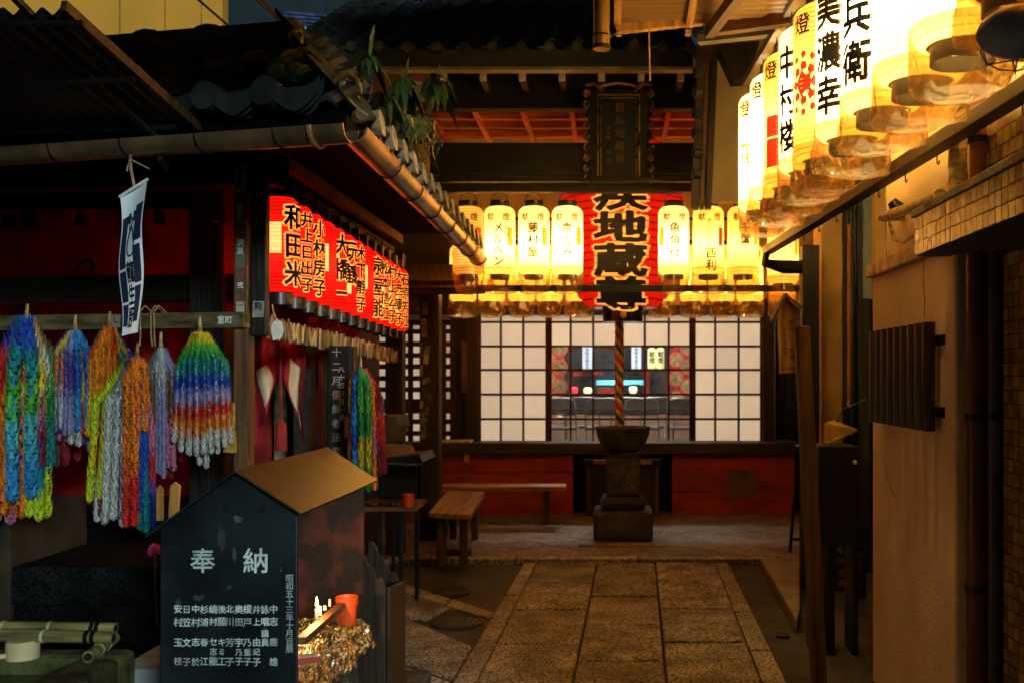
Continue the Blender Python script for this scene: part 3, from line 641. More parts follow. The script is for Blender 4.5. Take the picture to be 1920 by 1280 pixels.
k = MB(); k.lathe([(Rg(HG), HG), (Rg(HG) * .8, HG + .1), (.01, HG + .1)], 40, c0); k.build('top_ring', CAP, gl, smooth=40)
q = c0 + V((0, -Rg(0) * .61, -.07)); k = MB(); k.cyl(q + V((0, -.02, 0)), q + V((0, .02, 0)), .03, n=18); k.build('boss', GOLD, kb)
sz = 57 / F * YG
zt = Z_(300, YG) - gz0
for off, m, nm, lf in ((.10, OUTB, 'lettering_outline', .004), (.042, INK, 'lettering', .008)):
    k = MB(); text_round(k, '目疾地蔵尊', c0, lambda z: Rg(z), -.05, zt, sz, 1.0, off, 1.72, lf, -7); k.build(nm, m, gl)
for z in (.42, .86):
    ld = bpy.data.lights.new('bulb', 'POINT'); ld.energy = 5.5; ld.color = (1, .5, .2); ld.shadow_soft_size = .05; inst('bulb', ld, gl, c0 + V((0, -.05, z)))

# ---- red row under the side eave of the small shrine
names = ['和田米', '井上日出子', '小林房子', '', '大橋一', '玩鶴', '木下静子', '', '泉屋能', '松本信江', '村上公子', '大西康子', '石原芳江']
RR, HR = .103, .50
for i in range(13):
    t_ = i / 12; Y = 5.24 + 2.78 * t_; x = -1.755; z = lerp(1.935, 1.86, t_)
    t = lantern('red_lantern', '%s red paper lantern from the corner post in the row under the shrine eave' % ORD[i], 'red lanterns under the shrine eave', (x, Y, z), RR, HR, REDP, caps=(.062, .075), power=.55, bulbcol=(1, .45, .2), ribs=26, rib_d=.003, bulbz=.5)
    s = names[i]; A = 1.05 if i else 1.15
    if s:
        for off, m, nm, lf in ((.095, OUTL, 'lettering_outline', .0018), (.030, INK, 'lettering', .0034)):
            st = .44 / max(len(s), 3); q = MB(); text_round(q, s, (x, Y, z), RR, A, HR - .035, st / 1.08, 1.08, off, 1.0 if len(s) < 5 else 1.2, lf); q.build(nm, m, t)
    if i in (0, 3, 4, 7):
        q = MB(); patch_round(q, (x, Y, z), RR, -.35 if i == 0 else .25, .40 if i == 0 else .85, .20, .36, .0015); q.build('cream_block', CREAM, t)
    elif i in (5, 9, 10, 11):
        q = MB(); patch_round(q, (x, Y, z), RR, .3, .98, .12, .30, .001); q.build('cream_block', CREAM, t)

# ---- right row along the alley
def XR(Y): return .77 + (6.1 - Y) * .045 + .15
rt = [(6.11, '', PAPER), (5.72, '', PAPER), (5.33, '', PAPERO), (4.94, '中村楼', PAPER), (4.62, '', PAPERO), (4.20, '美濃幸', PAPER), (3.80, '徳兵衛', PAPER), (3.38, '', PAPER), (3.02, '参', PAPER), (2.64, '', PAPERO)]
what = ['with small orange character, farthest from the camera', 'plain and bright, second farthest from the camera', 'with a red block on amber paper', 'with three black characters, just beyond the red crest', 'bearing a red wheel crest', 'boldly lettered, just before the red crest', 'lettered, second from the red crest', 'with fine orange lozenges and dark bag', 'large glaring one in a clear bag', 'nearest the camera at the top right corner']
RL, HL = .15, .715
for i, (Y, s, pm) in enumerate(rt):
    x, z = XR(Y), 2.50 + rnd(-.012, .012)
    pm = PAPERR if pm is PAPER else pm
    t = lantern('paper_lantern', 'white paper lantern along the right wall, ' + what[i] if i not in (2, 4) else 'amber paper lantern along the right wall, ' + what[i].replace(' on amber paper', ''), 'lanterns along the right wall', (x, Y, z), RL, HL, pm, caps=(.05, .055), bag=i, power=[7, 9, 2.6, 5, 2.6, 5, 7, 5, 9, 2][i], ribs=30, rib_d=.0028, bulbz=.45)
    c = ORG[t.name]; A = -.92
    it = [('燈', A - .1, HL - .05, .10, .012)] if i in (0, 1, 2, 4) else []
    if s: it += [(s, A - .05, HL - .10 if len(s) > 1 else HL - .25, .165, .03)]
    if it: letter(t, RL, it)
    if i == 0: letter(t, RL, [('花', A + .05, .42, .15, .02)], ORGMK, name='orange_lettering')
    if i == 2:
        q = MB(); patch_round(q, c, RL, A - .3, A + .35, .26, .37, .001); patch_round(q, c, RL, A - .3, A + .35, .10, .25, .001); q.build('red_block', REDMK, t)
    if i == 4:
        q = MB()
        for n, rr, sz_ in ((1, 0, .05), (8, .075, .022), (12, .125, .016)):
            for j in range(n):
                a = 2 * math.pi * j / n; ca, cz = A - .02 + rr * math.cos(a) / RL * .8, .34 + rr * math.sin(a) * 1.05
                pts = [(ca + sz_ * math.cos(b) / RL * .9, cz + sz_ * (1.3 if b_ % 2 else .75) * math.sin(b)) for b_, b in enumerate([2 * math.pi * k_ / 10 for k_ in range(10)])]
                q.add([c + V(((RL + .0016) * math.sin(p[0]), -(RL + .0016) * math.cos(p[0]), p[1])) for p in pts], [tuple(range(10))])
        q.build('crest', REDMK, t)
    if i == 7:
        q = MB()
        for j in range(9):
            z_ = .62 - j * .028; a = A - .45
            q.add([c + V(((RL + .0016) * math.sin(a + u), -(RL + .0016) * math.cos(a + u), z_ + v)) for u, v in ((-.06, 0), (0, -.012), (.06, 0), (0, .012))], [(0, 1, 2, 3)])
        q.build('lozenges', ORGMK, t)
def xb(Y): return 1.09 + (7 - Y) * .0458
hb_ = thing('lantern_beam', 'long dark beam with hooks below the lanterns on the right', 'beam', (xb(4), 4, 2.36))
k = MB(); k.bar((xb(7.02), 7.02, 2.385), (xb(1.4), 1.4, 2.385), .07, .055); k.build('beam_body', mat('beam_brown', (.05, .03, .018), .45, .3), hb_, bevel=.004)
for i in range(11):
    Y = 2.75 + i * .36; x = xb(Y) + .01; k = MB(); k.tube([(x, Y, 2.36), (x, Y, 2.335)] + [(x - .0, Y - .014 + .014 * math.cos(a), 2.325 - .014 * math.sin(a)) for a in [-.2 + i_ * .45 for i_ in range(8)]], .0026, 6); k.build('hook', IRON, hb_)
k = MB(); k.tube([(xb(7.02), 7.02, 2.385), (xb(7.02) - .02, 7.03, 2.30), (1.2, 7.04, 2.27), (1.34, 7.05, 2.27)], [.03, .035, .05, .05], 8); k.build('end_bracket', BLK, hb_)
k = MB(); k.box(1.33, 1.45, 7.0, 7.12, 0, 2.42); tag(k.build('support_post', WB, bevel=.006), 'dark square post behind the wooden notice board', 'post')
bar_thing('hanging_rail', 'steel channel overhead that carries the lanterns on the right', (XR(6.7), 6.7, 3.47), (XR(1.4), 1.4, 3.47), .06, .05, mat('steel_channel', (.30, .28, .24), .4, .2, metal=.6))
lp = thing('lamp_dish', 'unlit white dish lamp with wire cage at the top right corner', 'lamp', P(1905, 60, 2.3))
k = MB(); k.lathe([(.001, .05), (.03, .048), (.06, .03), (.085, .0), (.088, -.004), (.08, -.006), (.055, .02), (.001, .035)], 32); o = inst('dish', k.mesh('dish', mat('enamel', (.80, .82, .82), .35, .25, 10), 1), lp, P(1905, 60, 2.3), (R_(55), R_(-25), 0))
k = MB()
for a in range(6):
    th = a * math.pi / 3; k.tube([(.086 * math.cos(th), .086 * math.sin(th), 0), (.07 * math.cos(th), .07 * math.sin(th), -.06), (.0, .0, -.085)], .0022, 5)
k.tube([(.075 * math.cos(a * .5236), .075 * math.sin(a * .5236), -.05) for a in range(13)], .0022, 5); inst('wire_cage', k.mesh('wire_cage', IRON), lp, P(1905, 60, 2.3), (R_(55), R_(-25), 0))
k = MB(); k.tube([P(1905, 50, 2.34), P(1925, 30, 2.4), V((1.02, 2.5, 2.45)), V((1.22, 2.55, 2.44))], .012, 8); k.build('bracket', IRON, lp)
# ================================================================== SMALL SHRINE (left)
sh = thing('wayside_shrine', 'small open-fronted shrine with tiled roof and copper-coloured gutter', 'shrine', (-2.2, 5.2, 0))
def yf(px): return 4.9 + .3 * (430 - px) / 430
def sb(name, px0, px1, py0, py1, Y, d, m, bev=.004): k = MB(); k.fb(px0, px1, py0, py1, Y, d); return k.build(name, m, sh, bevel=bev)
cp = MB(); cp.box(-1.87, -1.80, 4.9, 5.0, 0, 2.5); cp = cp.build('corner_post', WM, sh, bevel=.006)
k = MB(); k.box(-1.797, -1.72, 4.93, 4.99, 1.70, 2.5); k.build('hanging_post', WB, sh, bevel=.006)
k = MB(); k.box(-2.37, -2.17, 5.55, 5.75, 0, 2.6); k.build('inner_post', WB, sh, bevel=.01)
bm_ = MB(); bm_.bar((-3.6, 5.28, 1.775), (-1.80, 4.895, 1.775), .06, .078); fbm = bm_.build('front_beam', wood('worn_beam', (.10, .075, .03), axis=0), sh, bevel=.004)
k = MB(); k.bar((-4.2, 5.95, 2.0), (-1.95, 5.65, 2.0), .12, .15); k.build('tie_beam', WBX, sh, bevel=.006)
k = MB(); k.bar((-4.4, 5.7, 2.62), (-1.7, 5.1, 2.55), .14, .16); k.build('head_beam', WBX, sh)
k = MB(); k.box(-5.2, -2.05, 7.0, 7.1, -.02, 3.0); k.build('back_wall', RED, sh)
k = MB(); k.box(-2.12, -2.02, 6.6, 8.6, 0, 2.6); k.build('side_panel', WDY, sh)
k = MB(); k.box(-1.86, -1.72, 8.12, 8.25, 0, 2.5); k.build('rear_post', WD, sh)
k = MB(); k.bar((-1.755, 5.0, 2.64), (-1.755, 8.2, 2.62), .05, .07); k.build('lantern_rail', mat('red_rail', (.20, .03, .02), .6, .3), sh)
k = MB(); k.bar((-1.83, 5.1, 2.52), (-1.83, 8.2, 2.50), .06, .12); k.build('side_beam', WDY, sh)
def slipb(cx_, cy_, cz_, ww, hh, m, s=None, parent=None, ink_=INK, vert=True, rz=0, ax=(1, 0, 0)):
    c = V((cx_, cy_, cz_)); ax = V(ax); k = MB(); nn = V((0, -1, 0)) if ax.x else V((1, 0, 0))
    up = (V((0, 0, 1)) + ax * rz).normalized(); k.obox(c, ax * ww / 2, nn * .0015, up * hh / 2); o = k.build('slip', m, parent or cp)
    if s:
        k = MB(); z = min(ww * .8, hh / (len(s) * 1.08)) if vert else min(hh * .8, ww / (len(s) * 1.05))
        st = c + up * (hh / 2 - z * .56) if vert else c - ax * (ww / 2 - z * .55)
        text(k, s, st + nn * .003, ax, up, z, 1.06, .02, vert); k.build('lettering', ink_, o)
for (y, hh, ww, s, m) in ((335, .13, .05, '満寿町', SL[2]), (405, .12, .042, '沼沢', SL[1]), (475, .14, .045, '沢直', SL[1]), (540, .06, .04, '弐', SL[1]), (585, .10, .04, '一', SL[0])):
    slipb(-1.835, 4.898, Z_(y, 4.9), ww, hh, m, s, ink_=INK if m is not SL[1] else WHITE, rz=rnd(-.06, .06))
slipb(-1.757, 4.928, Z_(580, 4.93), .055, .08, SL[0], '熊', rz=.05)
d_ = V((-3.6, 5.28, 1.775)) - V((-1.80, 4.895, 1.775)); d_.normalize()
def onbeam(s): p = V((-1.80, 4.895, 1.775)) + d_ * s; return (p.x, p.y - .033, p.z)
c = onbeam(.09); slipb(*c, .12, .05, SL[1], '室町', fbm, WHITE, False, ax=tuple(-d_))
c = onbeam(.72); slipb(*c, .05, .06, SL[0], 'し', fbm, INK, True, ax=tuple(-d_))
# gutters
def halfpipe(p0, p1, r, m, name, parent, th=.006, n=10):
    p0, p1 = V(p0), V(p1); d = (p1 - p0).normalized(); u = d.cross(V((0, 0, 1))).normalized(); k = MB()
    o = [(math.cos(math.pi * i / n), -math.sin(math.pi * i / n)) for i in range(n + 1)]
    sec = [(r * a, r * b) for a, b in o] + [((r - th) * a, (r - th) * b) for a, b in o[::-1]]
    m_ = len(sec); vs = [p + u * a + V((0, 0, 1)) * b for p in (p0, p1) for a, b in sec]
    k.add(vs, [(i, (i + 1) % m_, m_ + (i + 1) % m_, m_ + i) for i in range(m_)] + [tuple(range(m_ - 1, -1, -1)), tuple(range(m_, 2 * m_))])
    return k.build(name, m, parent, smooth=40)
GC = V((-.985, 3.74, 2.435)); GL = V((-3.3, 4.33, 2.435)); GE = V((-1.04, 8.05, 2.405))
g1 = halfpipe(GL, GC, .062, COPPER, 'gutter', sh); g2 = halfpipe(GC + V((0, .01, .001)), GE, .06, COPPER, 'gutter', sh)
k = MB(); k.lathe([(.0625, -.02), (.0625, .02)], 20); 
for g, a, b, n, par in (('gutter_strap', GL, GC, 7, g1), ('gutter_strap', GC, GE, 8, g2)):
    for i in range(1, n):
        p = a.lerp(b, i / n + .02); d = (b - a).normalized(); u = d.cross(V((0, 0, 1))).normalized(); q = MB()
        q.tube([p + u * .064 * math.cos(th) - V((0, 0, 1)) * .064 * math.sin(th) for th in [math.pi * j / 10 for j in range(11)]], .0038, 6); q.build(g, IRON, par)
k = MB(); p = GC + (GL - GC).normalized() * .14; dd = (GL - GC).normalized(); uu = dd.cross(V((0, 0, 1))).normalized()
k.tube([p + uu * .066 * math.cos(th) - V((0, 0, 1)) * .066 * math.sin(th) for th in [math.pi * j / 10 for j in range(11)]], .011, 6); k.build('gutter_joint', COPPER, g1)
# roof slopes and tiles
RG0 = V((-1.62, 5.15, 3.22)); RG1 = V((-4.2, 5.7, 3.22)); RB = V((-1.72, 8.1, 3.22))
E0 = V((-1.02, 3.80, 2.50)); E1 = V((-4.3, 4.62, 2.50)); E2 = V((-1.08, 8.1, 2.48))
k = MB()
for dz in (0, -.07):
    k.add([E0 + V((0, 0, dz)), RG0 + V((0, 0, dz)), RG1 + V((0, 0, dz)), E1 + V((0, 0, dz))], [(0, 1, 2, 3)]); k.add([E0 + V((0, 0, dz)), E2 + V((0, 0, dz)), RB + V((0, 0, dz)), RG0 + V((0, 0, dz))], [(0, 1, 2, 3)])
k.add([E0, E0 + V((0, 0, -.07)), E1 + V((0, 0, -.07)), E1], [(0, 1, 2, 3)]); k.add([E0, E2, E2 + V((0, 0, -.07)), E0 + V((0, 0, -.07))], [(0, 1, 2, 3)])
rf = k.build('roof', MATTBLK, sh)
k = MB(); k.box(-5.4, -1.3, 4.25, 8.2, 2.67, 2.70); k.build('ceiling', MATTBLK, sh)
def plane_tiles(e0, e1, r0, n, rows, tw_, sgn, sh_):
    along = (e1 - e0).normalized(); up = (r0 - e0); up = (up - along * up.dot(along)).normalized(); nn = along.cross(up) * sgn
    for j in range(rows):
        for i in range(n):
            p = e0 + along * (tw_ * (i + .6 + j * sh_)) + up * (.24 * j) + nn * .01
            M = Matrix((along * sgn, up, nn)).transposed()
            o = inst('roof_tile', tm, rf, p, M.to_euler()); o.scale = (tw_ / tw, 1, 1)
plane_tiles(E0, E1, RG0, 10, 5, .262, -1, .62)
plane_tiles(E0, E2, RG0, 15, 4, .262, 1, 1.34)
# round tile ends: lantern light painted pale on the side eave, front grey
q = MB(); q.cyl((0, 0, 0), (0, .16, 0), .056, n=18); disc = q.mesh('eave_disc', TILELIT, 40); q = MB(); q.cyl((0, 0, 0), (0, .16, 0), .058, n=18); disc2 = q.mesh('eave_disc', mat('grey_clay', (.03, .035, .035), .6, .3), 40)
for i in range(16): inst('eave_disc', disc, rf, (-.965 - .0035 * i, 4.16 + i * .254, 2.555 - .001 * i), (R_(-8), 0, R_(90)))
def crescent(w, m, nm, th=.03):                     # the drooping lip of a pan tile between two round ends
    k = MB(); n = 10
    def fn(u, v): x = (u - .5) * w; z = -.045 * (1 - (2 * u - 1) ** 2) + .02; return V((x, 0, z + (v - .5) * .055 * (.7 + .6 * (1 - abs(2 * u - 1)))))
    k.sheet(fn, n, 3); a = k.v[:]; k.add([(x, y + th, z) for x, y, z in a], [tuple(i for i in f[::-1]) for f in k.f]); return k.mesh(nm, m, 1)
cr1 = crescent(.19, TILELIT, 'eave_lip'); cr2 = crescent(.21, mat('grey_clay', (.065, .075, .075)), 'eave_lip')
for i in range(16): inst('eave_lip', cr1, rf, (-.985 - .0035 * i, 4.29 + i * .254, 2.485), (0, 0, R_(90)))
fd = (GL - GC).normalized()
for i in range(8):
    p = V((-1.33, 3.83, 2.585)) + fd * (.262 * i); inst('eave_disc', disc2, rf, p + V((0, -.05, 0)), (R_(-6), 0, R_(-14)))
    p2 = p - fd * .13; inst('eave_lip', cr2, rf, p2 + V((0, -.045, -.01)), (0, 0, R_(-14)), (1.05, 1, 1.3))
# ridge, hip and ornament
k = MB(); k.cyl(RG0 + V((0, 0, .06)), RG1 + V((0, 0, .06)), .06, n=12); rid = k.build('ridge', TILE, rf, smooth=40)
for j in range(3):
    for i in range(9):
        p = RG0.lerp(RG1, (i + .5 * (j % 2)) / 9); p2 = RG0.lerp(RG1, (i + .96 + .5 * (j % 2)) / 9); k = MB(); k.bar(p + V((0, 0, .01 - j * .05)), p2 + V((0, 0, .01 - j * .05)), .16 + j * .03, .042); k.build('ridge_tile', TILE, rid, bevel=.006)
q = MB(); q.lathe([(.001, -.05), (.065, -.05), (.072, 0), (.065, .05), (.001, .05)], 16); md = q.mesh('ridge_band', TILE, 40)
for i in range(5): p = RG0.lerp(RG1, .2 + i * .14); inst('ridge_band', md, rid, p + V((0, 0, .065)), (0, R_(90), R_(-12)))
# corner ornament: layered arched tiles and broken pieces
for (px, py, r_, Y, ln_) in ((562, 142, .105, 4.1, .25), (484, 138, .09, 4.35, .25)):
    for rr in (r_, r_ * .76):
        c = P(px, py, Y - (.03 if rr < r_ else 0)); k = MB(); k.tube([c + V((rr * math.cos(a) * 1.05, 0, rr * math.sin(a))) for a in [math.pi * (i / 14) for i in range(15)]], .014, 8); k.build('arch_tile', mat('mossy_clay', (.13, .10, .045), .7, .35, 20, bump=.4), rf, smooth=1)
        k = MB(); k.lathe([(rr, 0), (rr, .3)], 24); o = inst('arch_cover', k.mesh('arch_cover', TILE, 1), rf, c + V((0, .01, 0)), (R_(-90), 0, R_(8)))
MOSS = mat('moss_rubble', (.16, .12, .05), .95, .5, 12, bump=1, bscale=50, col2=(.13, .15, .03))
def rock(r, c, m, name, parent, sq=(1, 1, 1), seed=0):
    random.seed(seed); bm = bmesh.new(); bmesh.ops.create_icosphere(bm, subdivisions=2, radius=r)
    for v in bm.verts: v.co = V((v.co.x * sq[0], v.co.y * sq[1], v.co.z * sq[2])) * rnd(.78, 1.15)
    me = bpy.data.meshes.new(name); bm.to_mesh(me); bm.free(); me.materials.append(m); return inst(name, me, parent, c)
for i, (px, py, r_) in enumerate(((525, 140, .055), (548, 135, .05), (572, 143, .05), (588, 138, .04), (535, 150, .045), (560, 152, .05), (513, 146, .04))): rock(r_, P(px, py - 4, 4.06), MOSS, 'clay_shard', rf, (1.2, .8, .7), i)
k = MB(); k.fb(538, 565, 48, 84, 4.4, .06); k.build('finial', mat('mossy_clay', (.13, .10, .045)), rf, bevel=.025)
for s in (-1, 1):
    k = MB(); c = P(553 + s * 7, 68, 4.38); k.tube([c + V((.018 * (1 - a / 14) * math.cos(a) * s, 0, .018 * (1 - a / 14) * math.sin(a))) for a in [i * .6 for i in range(20)]], .004, 6); k.build('scroll', mat('mossy_clay', (.13, .10, .045)), rf)
# large pale lip tile at the roof corner
k = MB()
def fn(u, v):
    a = R_(178 + 92 * u); px = 662 + 34 * math.cos(a) * 1.0 + 18 * u; py = 160 + 62 * -math.sin(a) * .8
    p = P(640 + 34 * u ** 1.6 + (5 + 7 * u) * (v - .5) * 2, 152 + 62 * u ** .62 + 9 * (v - .5) * 2 * (u), 3.95 + .05 * u); return p
k.sheet(fn, 12, 4); o = k.build('corner_lip', TILELIT, rf, smooth=1); s_ = o.modifiers.new('s', 'SOLIDIFY'); s_.thickness = .02
k = MB(); c = P(648, 172, 3.98); k.tube([c + V((.055 * math.cos(a), 0, .07 * math.sin(a))) for a in [R_(-10 + 15 * i) for i in range(13)]], .013, 8); k.build('arch_tile', mat('mossy_clay', (.13, .10, .045)), rf, smooth=1)
# corrugated awning over the front
aw = thing('corrugated_awning', 'dark corrugated plastic awning over the shrine front, top left', 'awning', (-2.2, 3.6, 2.5))
k = MB(); n = 150
def fn(u, v):
    x = -1.745 - 1.9 * u + (.10 * v); y = lerp(3.18, 3.97, v) + .25 * u * v; return V((x, y, lerp(2.665, 2.475, v) + .012 * math.sin(u * 1.9 / .063 * 6.283)))
k.sheet(fn, n * 3, 4); k.build('corrugated_sheet', mat('smoked_plastic', (.035, .032, .024), .45, .3, 6), aw, smooth=1)
for v in (.02, .45, .88):
    k = MB(); p0 = V((-1.70, lerp(3.18, 3.97, v), lerp(2.665, 2.475, v) - .03)); p1 = V((-3.6, lerp(3.18, 4.2, v), lerp(2.665, 2.475, v) - .03)); k.cyl(p0, p1, .011, n=8); k.build('purlin', IRON, aw)
for x in (-1.86, -2.62):
    k = MB(); k.tube([(x - .05, 3.12, 2.72), (x, 3.6, 2.55), (x + .06, 3.93, 2.44), (x + .06, 3.955, 2.36), (x + .06, 4.02, 2.34)], .014, 8); k.build('support_arm', IRON, aw)
k = MB(); k.bar((-1.745, 3.16, 2.675), (-1.645, 3.98, 2.48), .02, .035); k.build('edge_trim', WM, aw)
# fittings inside: bells and hooks
q = MB(); q.lathe([(.001, .062), (.02, .06), (.028, .05), (.032, .02), (.042, .004), (.043, 0), (.036, .0), (.028, .02), (.001, .05)], 20); bell = q.mesh('bell_body', mat('bell_iron', (.02, .016, .014), .5, .3, metal=.4), 40)
for i, (px, py, Y, lab) in enumerate(((18, 427, 5.6, 'leftmost dark bell hanging before the red wall'), (55, 424, 5.6, 'second dark bell from the left before the red wall'), (150, 426, 5.55, 'tilted dark bell hanging alone before the red wall'), (298, 420, 5.75, 'dark bell hanging in shade right of the banner'), (414, 416, 5.2, 'dark bell with red glint beside the corner post'))):
    p = P(px, py, Y); t = thing('hanging_bell', lab, 'bell', p, 'bells hanging in the shrine'); inst('bell_body', bell, t, p, (0, R_((-4, 3, 10, 2, -3)[i]), 0), (1, 1, 1.25))
    k = MB(); k.tube([p + V((0, 0, .07)), p + V((.005, 0, .13)), p + V((-.01, 0, .3)), p + V((0, 0, 2.55 - p.z))], .003, 5); k.build('cord', IRON, t)
k = MB(); k.tube([P(150, 505, 5.7), P(150, 495, 5.7), P(158, 488, 5.7), P(168, 488, 5.7), P(175, 497, 5.7), P(171, 512, 5.7)], .012, 8); tag(k.build('beam_hook', IRON), 'dark curved iron hook on the beam before the red wall', 'hook')
# banner
bn = thing('cloth_banner', 'narrow white cloth banner with navy blocks hanging from the gutter', 'banner', P(248, 628, 4.0))
def ban(u, v, o=0):
    x = lerp(lerp(225, 273, u), lerp(227, 262, u), v) + 3.5 * math.sin(v * 9 + u * 2); y = lerp(lerp(366, 334, u), lerp(630, 623, u), v)
    return P(x, y, 3.98 + .02 * math.sin(u * 3 + v * 5) - .01 * u - o)
k = MB(); k.sheet(lambda u, v: ban(u, v), 10, 30); cb = k.build('cloth', mat('white_cloth', (.72, .74, .74), .9, .06), bn, smooth=1)
NAVY = mat('navy_print', (.008, .016, .06), .9, .1); k = MB()
for (u0, u1, v0, v1) in ((.04, .30, .18, .54), (.62, .94, .14, .38), (.04, .30, .56, .77), (.60, .90, .41, .66), (.04, .30, .79, .94), (.60, .88, .68, .92), (.30, .42, .17, .24), (.52, .62, .17, .24)):
    k.sheet(lambda u, v: ban(lerp(u0, u1, u), lerp(v0, v1, v), .004), 4, 10)
k.build('printed_block', NAVY, bn, smooth=1)
k = MB()
for i, ch in enumerate('龍生厨'):
    vs_, fs_ = glyph(ch, .03); k.add([ban(.46 + x * .30, .575 + i * .155 - y * .15, .006) for x, y, _l in vs_], fs_)
k.build('lettering', INK, bn)
k = MB(); k.tube([ban(.5 + .13 * math.cos(a) * (1 + .5 * math.sin(a)), .37 + .10 * math.sin(a), .008) for a in [i * .35 for i in range(19)]], .0022, 5); k.tube([ban(.45 + .05 * math.cos(a), .25 + .05 * math.sin(a), .008) for a in [i * .5 for i in range(14)]], .0018, 5); k.build('line_drawing', INK, bn)
k = MB(); k.cyl(ban(-.03, .01, -.004), ban(1.03, .01, -.004), .006, n=8); k.build('top_rod', WHITE, bn)
k = MB(); k.tube([ban(.5, .0), P(246, 320, 3.97), P(244, 300, 3.97), P(246, 285, 3.95)], .006, 6); k.tube([P(246, 300, 3.96), P(262, 308, 3.96), P(280, 317, 3.96)], .003, 5); k.tube([P(246, 300, 3.96), P(240, 310, 3.96), P(238, 322, 3.96)], .003, 5); k.build('straw_cord', STRAW, bn)

# ================================================================== STRINGS OF PAPER CRANES
CR = vcol('folded_paper', .85, .08)
C = dict(or_=(.85, .22, .02), rd=(.62, .03, .02), ye=(.75, .55, .02), yg=(.55, .68, .03), bl=(.02, .07, .42), cy=(.04, .28, .60), pu=(.10, .05, .28), wh=(.62, .60, .54), gr=(.03, .28, .06), lg=(.10, .45, .05), te=(.02, .22, .24), pk=(.60, .18, .28), la=(.32, .28, .50), br=(.16, .10, .07), gy=(.26, .25, .24), aq=(.08, .48, .55), mr=(.22, .02, .03))
def strand(parent, pts, r, cols, n, seed, sp=1.0):
    random.seed(seed); k = MB(); pts = [V(p) for p in pts]; m = len(pts) - 1
    def at(t): i = min(int(t * m), m - 1); return pts[i].lerp(pts[i + 1], t * m - i)
    for i in range(n):
        t = i / (n - 1); p = at(t); q_ = min(max(t * len(cols) - .5 + rnd(-.22, .22), 0), len(cols) - 1.001); i_ = int(q_); g_ = min(1, max(0, (q_ - i_ - .3) / .4)); c = tuple(a_ + (b_ - a_) * g_ for a_, b_ in zip(cols[i_], cols[min(i_ + 1, len(cols) - 1)]))
        rot = rnd(0, 6.28)
        for j in range(4):
            a = rot + j * 1.571 + rnd(-.25, .25); d = V((math.cos(a), math.sin(a), 0)); s_ = V((-math.sin(a), math.cos(a), 0)); q = rnd(.8, 1.2)
            f = rnd(.5, 1.05); k.col = tuple(x * f for x in c)
            top = p + d * r * 1.3 * q + V((0, 0, r * 1.7 * sp * q)); lo = p + V((0, 0, -r * .75)); l = p + d * r * .85 + s_ * r * .50 + V((0, 0, r * .1)); r2 = p + d * r * .85 - s_ * r * .50 + V((0, 0, r * .1))
            k.add([lo, r2, top, l, p + d * r * 1.12], [(0, 1, 4), (1, 2, 4), (2, 3, 4), (3, 0, 4)])
        a = rnd(0, 6.28); d = V((math.cos(a), math.sin(a), 0)); s_ = V((-d.y, d.x, 0)); b0 = p + d * r * .8
        k.add([b0 - s_ * r * .14, b0 + s_ * r * .14, p + d * r * rnd(1.7, 2.4) + V((0, 0, r * rnd(1.6, 2.6)))], [(0, 1, 2)])
    k.tube([p for p in pts], r * .35, 5)
    return k.build('crane_strand', CR, parent)
def bundle(label, px, py, Y, strands, knot=True, seed=0):
    t = thing('crane_garland', label, 'paper cranes', P(px, py, Y), 'garlands of folded paper cranes')
    top = P(px, py, Y)
    k = MB(); k.tube([top + V((0, .0, .07)), top + V((.008, -.02, .03)), top, top + V((0, 0, -.03))], [.006, .008, .012, .01], 6); k.build('tie_cord', STRAW, t)
    for i, (x, y0, y1, r, cols, dY) in enumerate(strands):
        y = Y + dY; a = P(px + (x - px) * .25, py + 8, y); b = P(px + (x - px) * .85, y0, y); e = P(x, y1, y); mid = b.lerp(e, .5) + V((rnd(-.006, .006), 0, 0))
        n = max(6, int((a - b).length / (r * .75) + (b - e).length / (r * .62)))
        r *= .68; n = int(n * 1.35); of = V((r * 1.42, .0, 0)); cc_ = [C[c] for c in cols.split()]
        strand(t, [a, b - of, mid - of, e - of], r, cc_, n, seed * 40 + i)
        of = V((r * 1.42, rnd(-.025, .025), 0)); strand(t, [a, b + of, mid + of, e + of + V((0, 0, rnd(-.02, .02)))], r, cc_, n, seed * 40 + i + 500)
    return t
bundle('blue and lavender paper crane garland hanging left of the orange one', 142, 618, 4.86, [(97, 665, 800, .017, 'pu la', 0), (108, 660, 808, .015, 'ye or_ wh', -.03), (120, 655, 806, .018, 'bl bl', -.02), (128, 660, 815, .016, 'la pu la', -.05), (140, 655, 830, .017, 'wh gy wh', -.04), (152, 655, 806, .019, 'cy bl cy', -.06), (148, 670, 835, .016, 'bl pu', .03), (158, 670, 800, .016, 'ye gy gr', 0), (116, 690, 825, .014, 'wh pk', .05)], seed=1)
bundle('orange and gold paper crane garland behind the lime strand', 206, 612, 4.84, [(163, 680, 812, .017, 'gr ye rd', 0), (172, 670, 815, .017, 'rd or_ ye', -.03), (186, 665, 818, .021, 'or_ or_ ye', -.06), (200, 662, 800, .019, 'or_ or_', -.05), (214, 660, 780, .016, 'rd or_ ye', -.02), (236, 665, 740, .016, 'ye te bl', .02), (246, 670, 730, .015, 'bl pu te', .03), (172, 740, 845, .014, 'rd te', .06)], seed=2)
